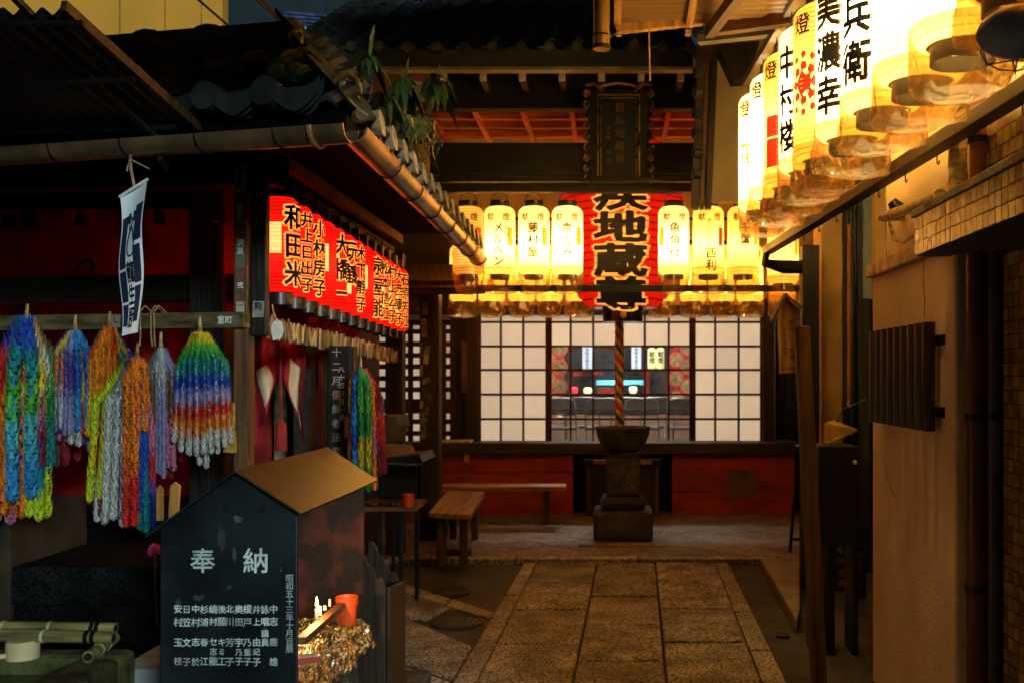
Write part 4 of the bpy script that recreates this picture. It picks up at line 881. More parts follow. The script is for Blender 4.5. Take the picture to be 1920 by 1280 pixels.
bundle('long mixed garland with orange, violet and white strands in front', 258, 672, 4.62, [(176, 760, 938, .021, 'yg yg ye yg', 0), (196, 790, 965, .02, 'la pu pu mr', .03), (205, 760, 978, .021, 'gy wh wh wh', -.04), (222, 750, 970, .022, 'pu pu pu', -.02), (246, 716, 985, .024, 'or_ or_ or_ rd', -.09), (238, 800, 985, .02, 'wh wh', -.05), (258, 770, 960, .021, 'cy cy bl bl', -.03), (270, 740, 990, .02, 'cy bl bl te', -.02), (266, 690, 800, .020, 'or_ or_', -.06), (190, 850, 975, .02, 'pk or_ wh', .04), (252, 880, 985, .02, 'mr rd', .02), (280, 800, 980, .018, 'or_ pk rd bl', .04)], seed=3)
bundle('dull grey and lilac crane garland between the long and rainbow garlands', 302, 650, 4.88, [(290, 700, 850, .015, 'gy br br', 0), (300, 700, 885, .015, 'wh gy la', -.03), (312, 700, 850, .014, 'te bl', .02), (322, 700, 875, .016, 'la br pk', -.02), (283, 690, 760, .015, 'te or_', .03), (330, 715, 870, .014, 'pk mr', .04), (306, 720, 888, .013, 'wh la la', -.05), (318, 740, 890, .013, 'bl mr', .05)], seed=4)
bundle('rainbow banded paper crane garland nearest the corner post', 375, 622, 4.80, [(x, 672 + 14 * abs((x - 383) / 45) ** 2, y1, .0165, 'ye lg gr te bl la rd or_ wh', dy) for x, y1, dy in ((333, 828, 0), (346, 845, -.03), (360, 850, -.06), (374, 848, -.08), (388, 850, -.05), (400, 838, -.07), (412, 832, -.04), (426, 828, 0), (340, 820, .05), (380, 870, .04), (405, 845, .05), (366, 840, .06))], seed=5)
bundle('large loose cranes at the left edge, red green and aqua', 52, 600, 4.5, [(4, 690, 975, .034, 'bl rd rd or_ pk', 0), (22, 720, 960, .033, 'gr rd or_ or_ or_', -.05), (38, 690, 935, .036, 'bl te lg aq cy', -.1), (60, 700, 870, .03, 'wh ye pk mr', -.03), (72, 690, 960, .028, 'ye wh gr te yg', .04), (50, 660, 780, .03, 'te gr wh', .02), (82, 660, 880, .024, 'br gr te', .06), (66, 880, 965, .026, 'bl te yg', -.02)], seed=6)
bundle('short maroon and brown crane cluster behind the blue garland', 108, 700, 5.0, [(92, 800, 868, .026, 'mr br', 0), (112, 800, 865, .026, 'br mr', .02), (132, 820, 866, .022, 'rd mr', .03)], seed=7)
bundle('multicoloured crane garland hanging beyond the lettered post', 676, 690, 5.9, [(664, 720, 900, .02, 'or_ ye mr or_', 0), (672, 720, 895, .023, 'bl cy bl cy bl cy', -.05), (684, 725, 925, .023, 'lg gr lg gr ye gr', -.07), (695, 725, 915, .022, 'pk or_ or_ pk or_', -.04), (706, 735, 890, .024, 'rd mr rd mr', -.02), (716, 750, 890, .02, 'mr br rd mr', .03), (679, 720, 880, .02, 'te bl te', .03)], seed=8)
random.seed(21)
for i, (px, c, s0) in enumerate(((266, 'cream', 0), (286, 'rose', 5), (292, 'tan', 9))):
    Y = yf(px) - .05; p = P(px, 585, Y); k = MB(); k.tube([p + V((.03, .05, .0)), p + V((.02, -.01, .03)), p + V((0, -.02, 0)), p + V((.0, -.015, -.12)), p + V((rnd(-.01, .01), -.01, -.17))], .004, 5)
    tag(k.build('cord', STRAW), '%s cord looped over the front beam right of the banner' % c, 'cord')
# gold paper pouch, papers
k = MB(); k.sheet(lambda u, v: P(426 + 15 * u - 4 * v * (1 - u), 755 + 92 * v, 4.84 + .02 * math.sin(u * 3.1 + v * 4)), 6, 10); o = k.build('paper_pouch', mat('gold_paper', (.45, .27, .04), .7, .3, 30)); o.modifiers.new('s', 'SOLIDIFY').thickness = .012
tag(o, 'gold patterned paper pouch hanging at the right of the rainbow cranes', 'pouch')
# ================================================================== SHRINE SIDE: charm board, curtain, lettered post
cbd = thing('charm_board', 'board crowded with leaning wooden name slips under the red lanterns', 'board', (-1.74, 6.4, 1.7))
k = MB(); k.bar((-1.79, 5.08, 1.755), (-1.79, 8.15, 1.66), .03, .11); k.build('backing', WM, cbd, bevel=.004)
CHM = [wood('charm%d' % i, c, axis=2, var=.25) for i, c in enumerate([(.62, .42, .16), (.46, .30, .12), (.70, .55, .28), (.30, .19, .07)])]
random.seed(5)
for i in range(78):
    t = (i + .5) / 78; Y = lerp(5.1, 8.12, t); a = rnd(-.6, .6); hh = rnd(.042, .062); k = MB(); up = V((rnd(0, .12), math.sin(a), math.cos(a))).normalized(); ax = V((0, math.cos(a), -math.sin(a)))
    k.obox((-1.77 + rnd(-.004, .012), Y, lerp(1.755, 1.66, t) + rnd(-.012, .012)), ax * rnd(.008, .016), V((.004, 0, 0)), up * hh); k.build('name_slip', random.choice(CHM), cbd)
fx = thing('paper_fan', 'pale fan-shaped paper charm tied at the corner of the board', 'charm', P(520, 612, 5.05))
k = MB(); c = P(520, 618, 5.05); k.add([c + V((.032 * math.cos(a) * 1.0, 0, .05 * math.sin(a))) for a in [R_(-60 + 30 * i) for i in range(10)]] + [c + V((-.022, 0, -.055))], [tuple(range(11))]); o = k.build('fan_leaf', PAPERW, fx); o.modifiers.new('s', 'SOLIDIFY').thickness = .004
k = MB(); k.tube([c + V((0, 0, .04)), c + V((-.03, .02, .1)), c + V((-.035, .03, .13))], .004, 5); k.build('tie', STRAW, fx)
k = MB(); k.fb(499, 504, 606, 634, 5.06, .01); k.build('tag_slip', SL[3], fx)
# curtain
nr = thing('split_curtain', 'red split curtain with pale cloth patches in the shrine side', 'curtain', P(515, 640, 6.1))
YN = 6.15
def cur(u, v, o=0):
    # u across 455..572, v down; the middle is gathered up
    low = 805 - 100 * math.exp(-((u - .58) / .24) ** 2) + 25 * (1 - u) * 0
    x = lerp(455 + 16 * v, 572 - 4 * v, u) + 3 * math.sin(v * 8 + u * 6); y = lerp(632, low + (30 if u < .08 or u > .93 else 0), v)
    return P(x, y, YN + .04 * math.sin(u * 16) - o)
CUR = mat('red_cloth', (.36, .012, .015), .85, .2, 6)
for u0, u1 in ((0, .565), (.575, 1)):
    k = MB(); k.sheet(lambda u, v: cur(lerp(u0, u1, u), v), 24, 16); k.build('cloth_panel', CUR, nr, smooth=1)
k = MB()
for (u0, u1, v0, v1) in ((.20, .38, .38, .84), (.72, .90, .36, .9)): k.sheet(lambda u, v: cur(lerp(u0, u1, u) + .05 * v, lerp(v0, v1, v), .006), 8, 10)
k.build('cloth_patch', mat('cream_cloth', (.60, .48, .28), .9, .1), nr, smooth=1)
k = MB(); k.cyl(P(450, 632, YN), P(580, 632, YN), .012, n=8); k.build('curtain_rod', WD, nr)
k = MB(); text(k, '奉納', cur(.12, .45, .012), (1, 0, 0), (0, 0, 1), .05, 1.3, .02); k.build('lettering', mat('faded_white', (.35, .25, .22), .9), nr)
k = MB(); p = P(527, 740, YN - .1); k.tube([P(527, 640, YN - .08), P(526, 700, YN - .08), P(527, 786, YN - .08)], .007, 6); k.lathe([(.003, 0), (.02, -.01), (.032, -.03), (.038, -.16), (.036, -.19), (.003, -.19)], 14, P(527, 786, YN - .08)); tag(k.build('tassel', mat('tassel_red', (.26, .02, .02), .9, .3, 60, (4, 4, .2), bump=.5), smooth=40), 'thick red tassel hanging in the gap of the curtain', 'tassel')
k = MB(); k.box(-2.35, -1.9, 6.9, 6.98, .9, 1.9); tag(k.build('altar_cloth', mat('olive_cloth', (.16, .14, .06), .9, .4, 15)), 'patterned olive cloth in the shrine behind the curtain', 'cloth')
# lettered post
lpst = thing('lettered_post', 'black post with white brush lettering beside the crane garland', 'post', P(636, 1000, 6.2))
k = MB(); k.fb(614, 658, 648, 1020, 6.2, .09); k.build('shaft', WB, lpst, bevel=.006)
k = MB(); text(k, '十二月儀無者法要', P(631, 660, 6.195), (1, 0, 0), (0, 0, 1), .062, 1.42, .0); CHK = mat('faded_chalk', (.50, .42, .34), .9); k.build('lettering', CHK, lpst); k = MB(); text(k, '八十四日目一番', P(640, 692, 6.195), (1, 0, 0), (0, 0, 1), .04, 1.25, .008); k.build('lettering', mat('faded_chalk', (.50, .42, .34), .9), lpst)
k = MB(); k.fb(658, 666, 650, 1000, 6.25, .06); k.build('edge_strip', WM, lpst)
for i, (a, b, c, d, m) in enumerate(((592, 606, 664, 722, WM), (578, 590, 690, 745, WD), (645, 652, 780, 820, CHM[3]), (650, 654, 800, 822, CHM[1]), (645, 651, 865, 878, CHM[2]))):
    k = MB(); k.fb(a, b, c, d, 6.18 if i > 1 else 6.6, .012); o = k.build('wood_tag', m, bevel=.002)
    tag(o, ['orange-brown wooden tag with writing right of the curtain', 'darker wooden tag beside the curtain', 'tall slim wooden tag low on the lettered post', 'slimmest wooden tag low on the lettered post', 'small pale wooden tag at the foot of the lettered post'][i], 'tag')
    if i == 0: k = MB(); text(k, '奉納一', P(599, 674, 6.59), (1, 0, 0), (0, 0, 1), .04, 1.1, .02); k.build('lettering', INK, o)
for i, (x, m) in enumerate(((601, (.20, .02, .16)), (607, (.02, .10, .05)), (613, (.03, .04, .12)))):
    k = MB(); k.tube([P(x, 650, 6.5 + i * .03), P(x + 1, 760, 6.5 + i * .03), P(x, 900, 6.5 + i * .03)], .016, 8); tag(k.build('cloth_strip', mat('strip%d' % i, m, .9, .2)), ['purple', 'green', 'navy'][i] + ' cloth streamer hanging left of the lettered post', 'streamer')

# ================================================================== CANDLE BOX (front left)
cbx = thing('candle_box', 'black metal candle cabinet with white painted names and gabled roof', 'candle cabinet', P(430, 1280, 3.0))
YC = 3.0; BX = mat('black_lacquer', (.010, .016, .019), .42, .35, 5, bump=.08, bscale=20, spec=.5)
D = .86
x0, x1 = X_(300, YC), X_(557, YC); xa = X_(450, YC); za = Z_(883, YC); zl, zr = Z_(988, YC), Z_(957, YC)
k = MB(); k.prism([V((x0, YC, .3)), V((x1, YC, .3)), V((x1, YC, zr)), V((xa, YC, za)), V((x0, YC, zl))], (0, .014, 0)); fp = k.build('front_panel', BX, cbx, bevel=.003)
k = MB(); k.box(x0, x0 + .012, YC + .014, YC + D, .3, zl - .005); k.build('side_panel', BX, cbx)
RUST = ramp(mat('rusty_red', (.016, .006, .004), .8, .3, 7, bump=.4, bscale=40, col2=(.065, .013, .006), detail=9), .46, .62)
k = MB(); k.box(x0, x1 - .015, YC + D, YC + D + .012, .3, zr + .015); k.build('back_panel', RUST, cbx)
def roofslab(a, b, t): 
    k = MB(); dd = V((0, D + .10, 0)); a, b = V(a), V(b); k.prism([a, b, b + V((0, 0, t)), a + V((0, 0, t))], dd); return k
ROOFM = ramp(mat('rusty_sheet', (.034, .017, .005), .36, .4, 4, (1, 1, 1), bump=.2, bscale=30, metal=.45, col2=(.062, .046, .024), detail=9), .38, .62)
roofslab((xa, YC - .04, za + .002), (X_(572, YC), YC - .04, zr - .008), .006).build('roof_right', ROOFM, cbx); roofslab((X_(284, YC), YC - .04, Z_(1003, YC)), (xa, YC - .04, za + .002), .006).build('roof_left', BX, cbx)
LET = mat('white_lettering', (.66, .74, .70), .7, .25, 25)
k = MB(); fy = YC - .003
text(k, '奉', P(380, 1050, fy), (1, 0, 0), (0, 0, 1), .078, 1, .012); k.build('lettering', LET, fp); k = MB(); text(k, '納', P(480, 1050, fy), (1, 0, 0), (0, 0, 1), .080, 1, .012); k.build('lettering', LET, fp)
xs_ = [334, 350, 367, 383, 400, 416, 431, 448, 464, 481, 497, 513]
def rowt(y, s, sz_=.0265):
    k = MB()
    for xx, ch in zip(xs_, s):
        if ch != ' ': text(k, ch, P(xx, y + rnd(-1, 1), fy), (1, 0, 0), (0, 0, 1), sz_ * rnd(.95, 1.08), 1, .012)
    k.build('lettering', LET, fp)
random.seed(3)
rowt(1141, '安日中杉嶋後北奥榎井詠中'); rowt(1165, '村笠村浦村藤川田戸上唱志'); rowt(1186, '          講 ', .024); rowt(1203, '玉文志春セキ芳宇乃由員鹿'); rowt(1221, '    志ミ 乃重紀  ', .023); rowt(1239, '枝子於江能工子子子子 雄')
k = MB(); text(k, '昭和五十三年十月吉辰', P(543, 1083, fy), (1, 0, 0), (0, 0, 1), .0245, .965, .010); k.build('lettering', LET, fp)
for (px, py) in ((455, 912), (425, 954), (492, 954)):
    k = MB(); k.lathe([(.001, 0), (.0115, 0), (.0125, .003), (.0095, .003), (.009, -.002)], 18); inst('vent_hole', k.mesh('vent_hole', INK, 40), fp, P(px, py, YC - .0015), (R_(90), 0, 0))
k = MB()
for (px, py, ww, hh, s_) in ((416, 1010, 9, 30, 1), (447, 972, 11, 9, 2), (440, 1040, 5, 16, 3), (372, 1120, 16, 7, 4), (334, 1128, 6, 10, 5), (430, 1100, 5, 5, 6), (497, 1180, 4, 12, 7), (527, 1068, 3, 5, 8)):
    k = MB(); random.seed(s_); k.add([P(px + ww * math.cos(a) * rnd(.5, 1.1), py + hh * math.sin(a) * rnd(.5, 1.1), YC - .0012) for a in [i * .52 for i in range(12)]][::-1], [tuple(range(12))]); k.build('paint_wear', mat('worn_metal', (.05, .06, .055), .7, .4, 30), fp)
# inside: shelf, foil, rails
FO = MB(); random.seed(9)
NX, NY = 74, 64; hz = [[rnd(-1, 1) for _ in range(NY + 1)] for _ in range(NX + 1)]
def foil(u, v):
    i, j = int(round(u * NX)), int(round(v * NY)); x = lerp(x0 + .15, x1 + .035 + .012 * math.sin(v * 14), u); y = YC + .02 + (D - .06) * v
    z = .60 - .03 * v + .010 * hz[i][j] - (max(0, u - .82) / .18) ** 1.5 * .10; return V((x + .006 * hz[j % NX][i % NY], y, z))
FO.sheet(foil, NX, NY); FO.build('foil_sheet', FOIL, cbx)
k = MB(); k.box(x0 + .013, x1 - .005, YC + .015, YC + D, .50, .545); k.build('shelf', STONE, cbx)
k = MB(); k.box(x0 + .05, x1 - .03, YC + .05, YC + D - .02, .0, .50); k.build('stone_leg', mat('green_stone', (.05, .07, .06), .8, .3, 12, bump=.6, bscale=60, speck=80), cbx)
k = MB(); k.bar((-.957, 3.05, .69), (-1.01, 3.74, .65), .03, .022); k.build('candle_rail', wood('sooty_wood', (.16, .07, .03), axis=1), cbx)
# candles
def candle(label, p, h, r, burning):
    t = thing('candle', label, 'candle', p, 'candles in the cabinet'); k = MB(); k.lathe([(r * 1.15, 0), (r, .006), (r * .97, h - .004), (r * .7, h), (.001, h - .002)], 14, p); k.build('wax', mat('wax', (.75, .68, .55), .5, .08), t, smooth=50)
    k = MB(); k.cyl(V(p) + V((0, 0, h - .003)), V(p) + V((.0005, 0, h + .007)), .0009, n=5); k.build('wick', INK, t)
    if burning:
        k = MB(); k.lathe([(.0005, 0), (.0042, .004), (.0050, .009), (.0040, .017), (.002, .026), (.0004, .034)], 14, V(p) + V((0, 0, h + .004))); k.build('flame', lit('flame', (1, .62, .22), 22), t, smooth=1)
        ld = bpy.data.lights.new('flame_light', 'POINT'); ld.energy = 6; ld.color = (1, .55, .2); ld.shadow_soft_size = .008; inst('flame_light', ld, t, V(p) + V((0, 0, h + .05)))
candle('lit white candle standing on the sooty rail of the cabinet', (X_(594, 3.35), 3.35, .685), .036, .0065, True)
candle('short unlit candle stub just behind the lit candle', (X_(600, 3.42), 3.42, .681), .03, .006, False)
candle('tiny candle stub at the far end of the sooty rail', (X_(609, 3.52), 3.52, .675), .016, .006, False)
candle('thin candle stub near the back of the cabinet beside the orange cup', (X_(618, 3.6), 3.6, .67), .026, .0045, False)
PLR = mat('orange_plastic', (.80, .09, .012), .4, .12, spec=.5)
def cup(name, label, p, r0, r1, h, m):
    k = MB(); k.lathe([(.001, .002), (r0 * .98, 0), (r0, .004), (lerp(r0, r1, .7), h * .70), (r1 * 1.03, h * .715), (r1 * 1.06, h), (r1 * .98, h), (r1 * .92, h * .7), (r0 * .9, .012), (.001, .012)], 28); o = inst(name, k.mesh(name, m, 40)); o.location = p; return tag(o, label, 'cup')
cup('plastic_cup', 'orange plastic cup on the foil inside the candle cabinet', P(650, 1169, 3.72), .033, .041, .103, PLR)
mt = thing('matchbox', 'red and white matchbox lying on the foil at the front', 'matchbox', (X_(578, 3.1), 3.1, .615))
k = MB(); c = V((X_(578, 3.1), 3.1, .622)); k.obox(c, (.032, .012, .001), (-.008, .02, 0), (0, 0, .009)); k.build('box_sleeve', mat('match_red', (.60, .06, .03), .6, .1), mt); k = MB(); k.obox(c + V((.002, 0, .0098)), (.027, .010, .001), (-.006, .015, 0), (0, 0, .0008)); k.build('box_label', PAPERW, mt)
# scalloped wooden box next to it
sx = thing('prayer_stick_box', 'weathered wooden box with scalloped sides beside the candle cabinet', 'box', P(716, 1270, 4.0))
WW = wood('weathered_wood', (.035, .019, .008))
ZT = lambda py, Y: Z_(py, Y)
for (pa, pb, Y, nm) in ((676, 722, 4.0, 'front_side'), (690, 752, 4.55, 'back_side')):
    k = MB(); pts = [(pa, 1265)]; W = pb - pa
    for i in range(19):
        u = i / 18; base = 1022 + 78 * u if Y > 4.2 else 1052 + 50 * u; pts.append((pa + W * u, base - 11 * abs(math.sin(u * 3 * math.pi)) - (6 if u < .5 else 0)))
    pts.append((pb, 1265)); z0 = .12
    k.prism([V((X_(a, Y), Y, z0 if b == 1265 else Z_(b, Y))) for a, b in pts][::-1], (0, .022, 0)); k.build(nm, WW, sx, bevel=.003)
k = MB(); xr = X_(722, 4.0); xr2 = X_(752, 4.55); k.prism([V((xr, 4.02, .12)), V((xr2, 4.55, .12)), V((xr2, 4.55, Z_(1088, 4.55))), V((xr, 4.02, Z_(1102, 4.0)))], (.02, 0, 0)); k.build('end_board', WW, sx, bevel=.003)
k = MB(); k.box(X_(690, 4.2), X_(735, 4.2), 4.03, 4.54, .12, .15); k.build('bottom_board', WW, sx)
k = MB(); k.box(X_(660, 4.1), X_(760, 4.1), 3.95, 4.7, 0, .12); tag(k.build('stone_block', STONE, bevel=.015), 'low stone block under the scalloped wooden box', 'stone')
# second candle stand, farther back
cs = thing('candle_stand', 'dark roofed candle stand on iron legs left of the pillar', 'candle stand', P(735, 1060, 6.9))
YS2 = 6.6
k = MB(); k.prism([P(690, 866, YS2), P(792, 866, YS2), P(786, 852, YS2), P(690, 862, YS2)], (0, .5, 0)); k.build('roof_edge', BLK, cs)
k = MB(); a, b, c, d = P(688, 868, YS2), P(792, 872, YS2), P(772, 835, YS2 + .55), P(700, 833, YS2 + .55); k.prism([a, b, c, d], (0, 0, .012)); k.build('roof', mat('olive_sheet', (.075, .065, .035), .6, .3), cs)
k = MB(); k.fb(690, 780, 872, 930, YS2 + .5, .03); k.build('back_panel', BLK, cs); k = MB(); k.fb(668, 778, 950, 958, YS2, .45); k.build('shelf', wood('shelf_wood', (.12, .05, .03), axis=0), cs)
k = MB(); random.seed(4); k.sheet(lambda u, v: P(672 + 78 * u, 950, YS2 + .02 + .35 * v) + V((0, 0, .03 * rnd(.2, 1))), 30, 12); k.build('foil_sheet', FOIL, cs)
for px, dy in ((712, .05), (737, .4), (751, 0.02), (781, 0.0)):
    k = MB(); Y = YS2 + dy; p = P(px, 958, Y); k.box(p.x - .012, p.x + .012, Y, Y + .024, 0, p.z); k.build('leg', IRON, cs)
k = MB(); k.bar((P(751, 0, YS2).x, YS2 + .012, .25), (P(781, 0, YS2).x, YS2 + .012, .25), .015, .015); k.build('stretcher', IRON, cs); k = MB(); k.cyl(P(706, 985, YS2), P(693, 1020, YS2), .006); k.build('brace', IRON, cs)
cup('plastic_cup', 'small orange plastic cup on the far candle stand', P(766, 949, YS2 + .05), .03, .037, .085, PLR)
k = MB(); k.prism([P(700, 780, 7.6), P(745, 780, 7.6), P(748, 800, 7.6), P(735, 830, 7.6), P(700, 830, 7.6)], (0, .4, 0)); tag(k.build('covered_box', mat('dull_khaki', (.06, .055, .04), .8, .3)), 'dull hooded box standing behind the far candle stand', 'box')

# ================================================================== COURT FURNITURE
def bench(label, top, legs, leg_h, m, base):
    t = thing('bench', label, 'bench', base); k = MB(); k.prism(top, (0, 0, .045)); k.build('seat', m, t, bevel=.006)
    for (p, w_) in legs: k = MB(); k.box(p[0] - w_ / 2, p[0] + w_ / 2, p[1] - .03, p[1] + .03, PZ, top[0][2]); k.build('leg', WM, t, bevel=.004)
    return t
zs = .42
def GZ(px, py, z): Y = (EYE - z) * F / (py - HY); return V(((px - CX) / F * Y, Y, z))
q = [GZ(803, 971, zs), GZ(884, 975, zs), GZ(909, 930, zs), GZ(838, 929, zs)]
b1 = bench('short worn bench with pale plank seat in front of the pillar', q, [((q[0].x + .09, q[0].y + .08), .06), ((q[1].x - .07, q[1].y + .08), .06), ((q[3].x + .07, q[3].y - .08), .06), ((q[2].x - .08, q[2].y - .08), .06)], .4, wood('bench_wood', (.34, .21, .09), axis=1), (q[0].x, q[0].y, PZ))
k = MB(); k.box(q[0].x + .05, q[1].x - .03, q[0].y + .07, q[0].y + .1, .12, .17); k.build('stretcher', WM, b1)
zz = .385; p0, p1 = GZ(822, 920, zz), GZ(1060, 920, zz)
b2 = bench('long low bench along the red boards of the hall', [p0, V((p1.x, p0.y, zz)), V((p1.x, p0.y + .28, zz)), V((p0.x, p0.y + .28, zz))], [((p0.x + .12, p0.y + .14), .07), ((p1.x - .2, p0.y + .14), .07)], .38, wood('bench_wood2', (.36, .17, .05), axis=0), (p0.x, p0.y, PZ))
# stone incense basin
Yb = 8.95; cb_ = V((X_(1168, Yb), Yb, 0)); sb_ = thing('stone_basin', 'carved stone basin on a tall dark pedestal before the doors', 'basin', (cb_.x, Yb, PZ))
zq = lambda py: Z_(py, Yb)
k = MB(); k.box(cb_.x - .39, cb_.x + .39, 8.50, 9.35, PZ - .02, PZ + .012); k.build('ground_slab', mat('pale_slab', (.34, .30, .24), .8, .3, 5, bump=.5, bscale=60, speck=60), sb_, bevel=.004)
k = MB(); k.box(cb_.x - .262, cb_.x + .262, 8.68, 9.2, PZ + .012, zq(952)); k.build('plinth', STONE, sb_, bevel=.03)
k = MB(); k.lathe([(.15, zq(952)), (.205, zq(949)), (.215, zq(937)), (.205, zq(928)), (.16, zq(926))], 4); k = MB(); k.box(cb_.x - .20, cb_.x + .20, 8.75, 9.15, zq(952) + .001, zq(927)); k.build('cushion_stone', STONE, sb_, bevel=.05)
k = MB(); k.box(cb_.x - .152, cb_.x + .152, 8.80, 9.10, zq(927) + .001, zq(852)); k.build('shaft', STONE, sb_, bevel=.03)
k = MB(); k.lathe([(.10, zq(853)), (.13, zq(852)), (.13, zq(846)), (.11, zq(845)), (.16, zq(842)), (.215, zq(826)), (.238, zq(812)), (.242, zq(803)), (.255, zq(801)), (.25, zq(799)), (.20, zq(802)), (.17, zq(812)), (.01, zq(815))], 40, (cb_.x, Yb, 0), wob=lambda a, z: .015 * math.sin(6 * a)); k.build('bowl', mat('mossy_stone', (.075, .075, .05), .8, .4, 10, bump=.5, bscale=50), sb_, smooth=50)
# bell rope
rp = thing('bell_rope', 'thick twisted bell rope of many colours hanging behind the basin', 'rope', P(1161, 800, 9.32))
Yr = 9.32
for j, cc in enumerate([(.50, .03, .02), (.55, .38, .10), (.06, .10, .05), (.55, .45, .25)]):
    k = MB(); k.tube([P(1161, 600 + 204 * i / 70, Yr) + V((.021 * math.cos(i * .42 + j * 1.571), .021 * math.sin(i * .42 + j * 1.571), 0)) for i in range(71)], .0215, 8); k.build('rope_strand', mat('rope%d' % j, cc, .9, .25, 40, bump=.4), rp, smooth=1)
# offertory box
ob = thing('offertory_box', 'dark wooden offertory chest between the red boards', 'chest', P(1167, 968, 10.35))
k = MB(); k.fb(1100, 1234, 872, 966, 10.32, .5); k.build('chest_body', WD, ob, bevel=.005)
k = MB(); k.fb(1097, 1237, 862, 871, 10.26, .6); k.build('lid_rail', wood('rail_wood', (.26, .12, .03), axis=0), ob, bevel=.005)
for a, b in ((1095, 1112), (1222, 1239)): k = MB(); k.fb(a, b, 860, 872, 10.25, .62); k.build('metal_corner', IRON, ob)
for a in (1100, 1228): k = MB(); k.fb(a, a + 7, 872, 964, 10.31, .02); k.build('corner_strip', WM, ob)
# cardboard box on the hall floor
cbd2 = thing('cardboard_box', 'white cardboard carton on the ledge beside the lattice doors', 'carton', P(852, 850, 10.45))
k = MB(); k.fb(822, 881, 826, 850, 10.44, .28); k.build('carton', mat('carton', (.60, .52, .40), .9, .1), cbd2, bevel=.004); k = MB(); k.fb(870, 880, 825.5, 866, 10.432, .006); k.build('tape', mat('tape', (.55, .32, .15), .5, .1), cbd2)
k = MB(); text(k, '御供', P(840, 838, 10.435), (1, 0, 0), (0, 0, 1), .05, 1.2, .0, False); k.build('lettering', INK, cbd2)
# notice board on a post
nb = thing('notice_board', 'small wooden notice board with gabled top on a rough post', 'sign', G(1520, 1290))
Yn = 4.78
k = MB(); a, b = P(1503, 690, Yn), P(1536, 1290, Yn); k.bar(V((b.x, Yn, 0)), V((a.x, Yn, a.z + .2)), .07, .07, (0, 1, 0)); k.build('post', wood('post_wood', (.15, .08, .03)), nb, bevel=.006)
c = [P(1457, 590, Yn - .05), P(1462, 700, Yn - .05), P(1506, 697, Yn - .02), P(1501, 585, Yn - .02), P(1475, 556, Yn - .04)]
k = MB(); k.prism(c, (0, .018, 0)); bd = k.build('board', wood('sign_wood', (.66, .40, .16)), nb, bevel=.002)
k = MB(); k.prism([P(1448, 598, Yn - .08), P(1474, 549, Yn - .08), P(1476, 556, Yn - .08), P(1451, 603, Yn - .08)], (0, .1, 0)); k.prism([P(1474, 549, Yn - .08), P(1506, 578, Yn - .08), P(1504, 582, Yn - .08), P(1475, 555, Yn - .08)], (.02, .1, 0)); k.build('gable', wood('gable_wood', (.35, .22, .09), axis=1), nb)
rt_ = (c[2] - c[1]).normalized(); upv = (c[0] - c[1]).normalized(); k = MB()
nrm = V((0, -.004, 0))
text(k, '境内にて喫煙', c[1].lerp(c[2], .55) + upv * .235 + nrm, rt_, upv, .032, 1.0, .0); FI = mat('faded_ink', (.05, .03, .015), .8); k.build('lettering', FI, bd); k = MB(); text(k, 'はご遠慮下さい', c[1].lerp(c[2], .78) + upv * .25 + nrm, rt_, upv, .018, 1.15, 0); k.build('lettering', FI, bd); k = MB(); text(k, '平成二年御願', c[1].lerp(c[2], .28) + upv * .20 + nrm, rt_, upv, .018, 1.15, 0); k.build('lettering', FI, bd); k = MB()
text(k, 'NO SMOKING', c[1].lerp(c[2], .15) + upv * .022 + nrm, rt_, upv, .019, .48, .01, False); k.build('lettering', mat('faded_ink', (.05, .03, .015), .8), bd)
# black stand with a small yellow roof, right
st = thing('ash_stand', 'black cabinet with slanted yellow lid in the dark at right', 'cabinet', P(1585, 1170, 5.0))
Yk = 5.3
k = MB(); k.prism([P(1545, 833, Yk), P(1545, 797, Yk + .1), P(1562, 791, Yk + .35), P(1608, 808, Yk + .25), P(1553, 835, Yk)][::-1], (0, 0, .012)); k.build('lid', mat('yellow_wood', (.50, .30, .06), .6, .25, 8), st)
k = MB(); k.fb(1535, 1612, 836, 1020, Yk + .03, .3); k.build('body', BLK, st, bevel=.006)
for px in (1537, 1560, 1604): k = MB(); Y = Yk + .05; x = X_(px, Y); k.box(x - .03 if px < 1550 else x - .012, x + .015, Y, Y + .2, 0, Z_(1020, Y)); k.build('leg', BLK, st)
k = MB(); c = P(1603, 866, Yk); k.lathe([(.001, -.012), (.009, -.009), (.012, 0), (.009, .009), (.001, .012)], 14, c); k.build('knob', WHITE, st, smooth=1)
k = MB(); k.tube([P(1569, 791, Yk + .2), P(1582, 766, Yk + .2), P(1624, 748, Yk - .3)], .003, 5); tag(k.build('wire', IRON), 'bent wire running from the yellow lid to the rendered wall', 'wire')
ez = thing('easel_sign', 'black lettered board on thin easel legs in the dark at right', 'sign', G(1608, 1165))
Ye = 6.0
k = MB(); k.fb(1590, 1623, 1022, 1122, Ye, .02); k.build('board', BLK, ez); k = MB(); text(k, '線香小供', P(1611, 1040, Ye - .003), (1, 0, 0), (0, 0, 1), .05, 1.25, 0); k.build('lettering', mat('dim_gilt', (.20, .12, .04), .6), ez)
for a, b in ((1582, 1592), (1605, 1599)): k = MB(); p = P(a, 1022, Ye + .04); q = P(b, 1172, Ye + .02); q.z = 0; k.cyl(p, q, .008, n=6); k.build('leg', IRON, ez)
ez2 = thing('gilt_signboard', 'slim dark panel with gilt letters behind the black cabinet', 'sign', G(1575, 1120)); k = MB(); k.fb(1566, 1584, 1020, 1108, 6.4, .02); k.build('panel', WD, ez2); k = MB(); text(k, '奉納御供', P(1577, 1030, 6.395), (1, 0, 0), (0, 0, 1), .06, 1.2, .0); k.build('lettering', GOLD, ez2)
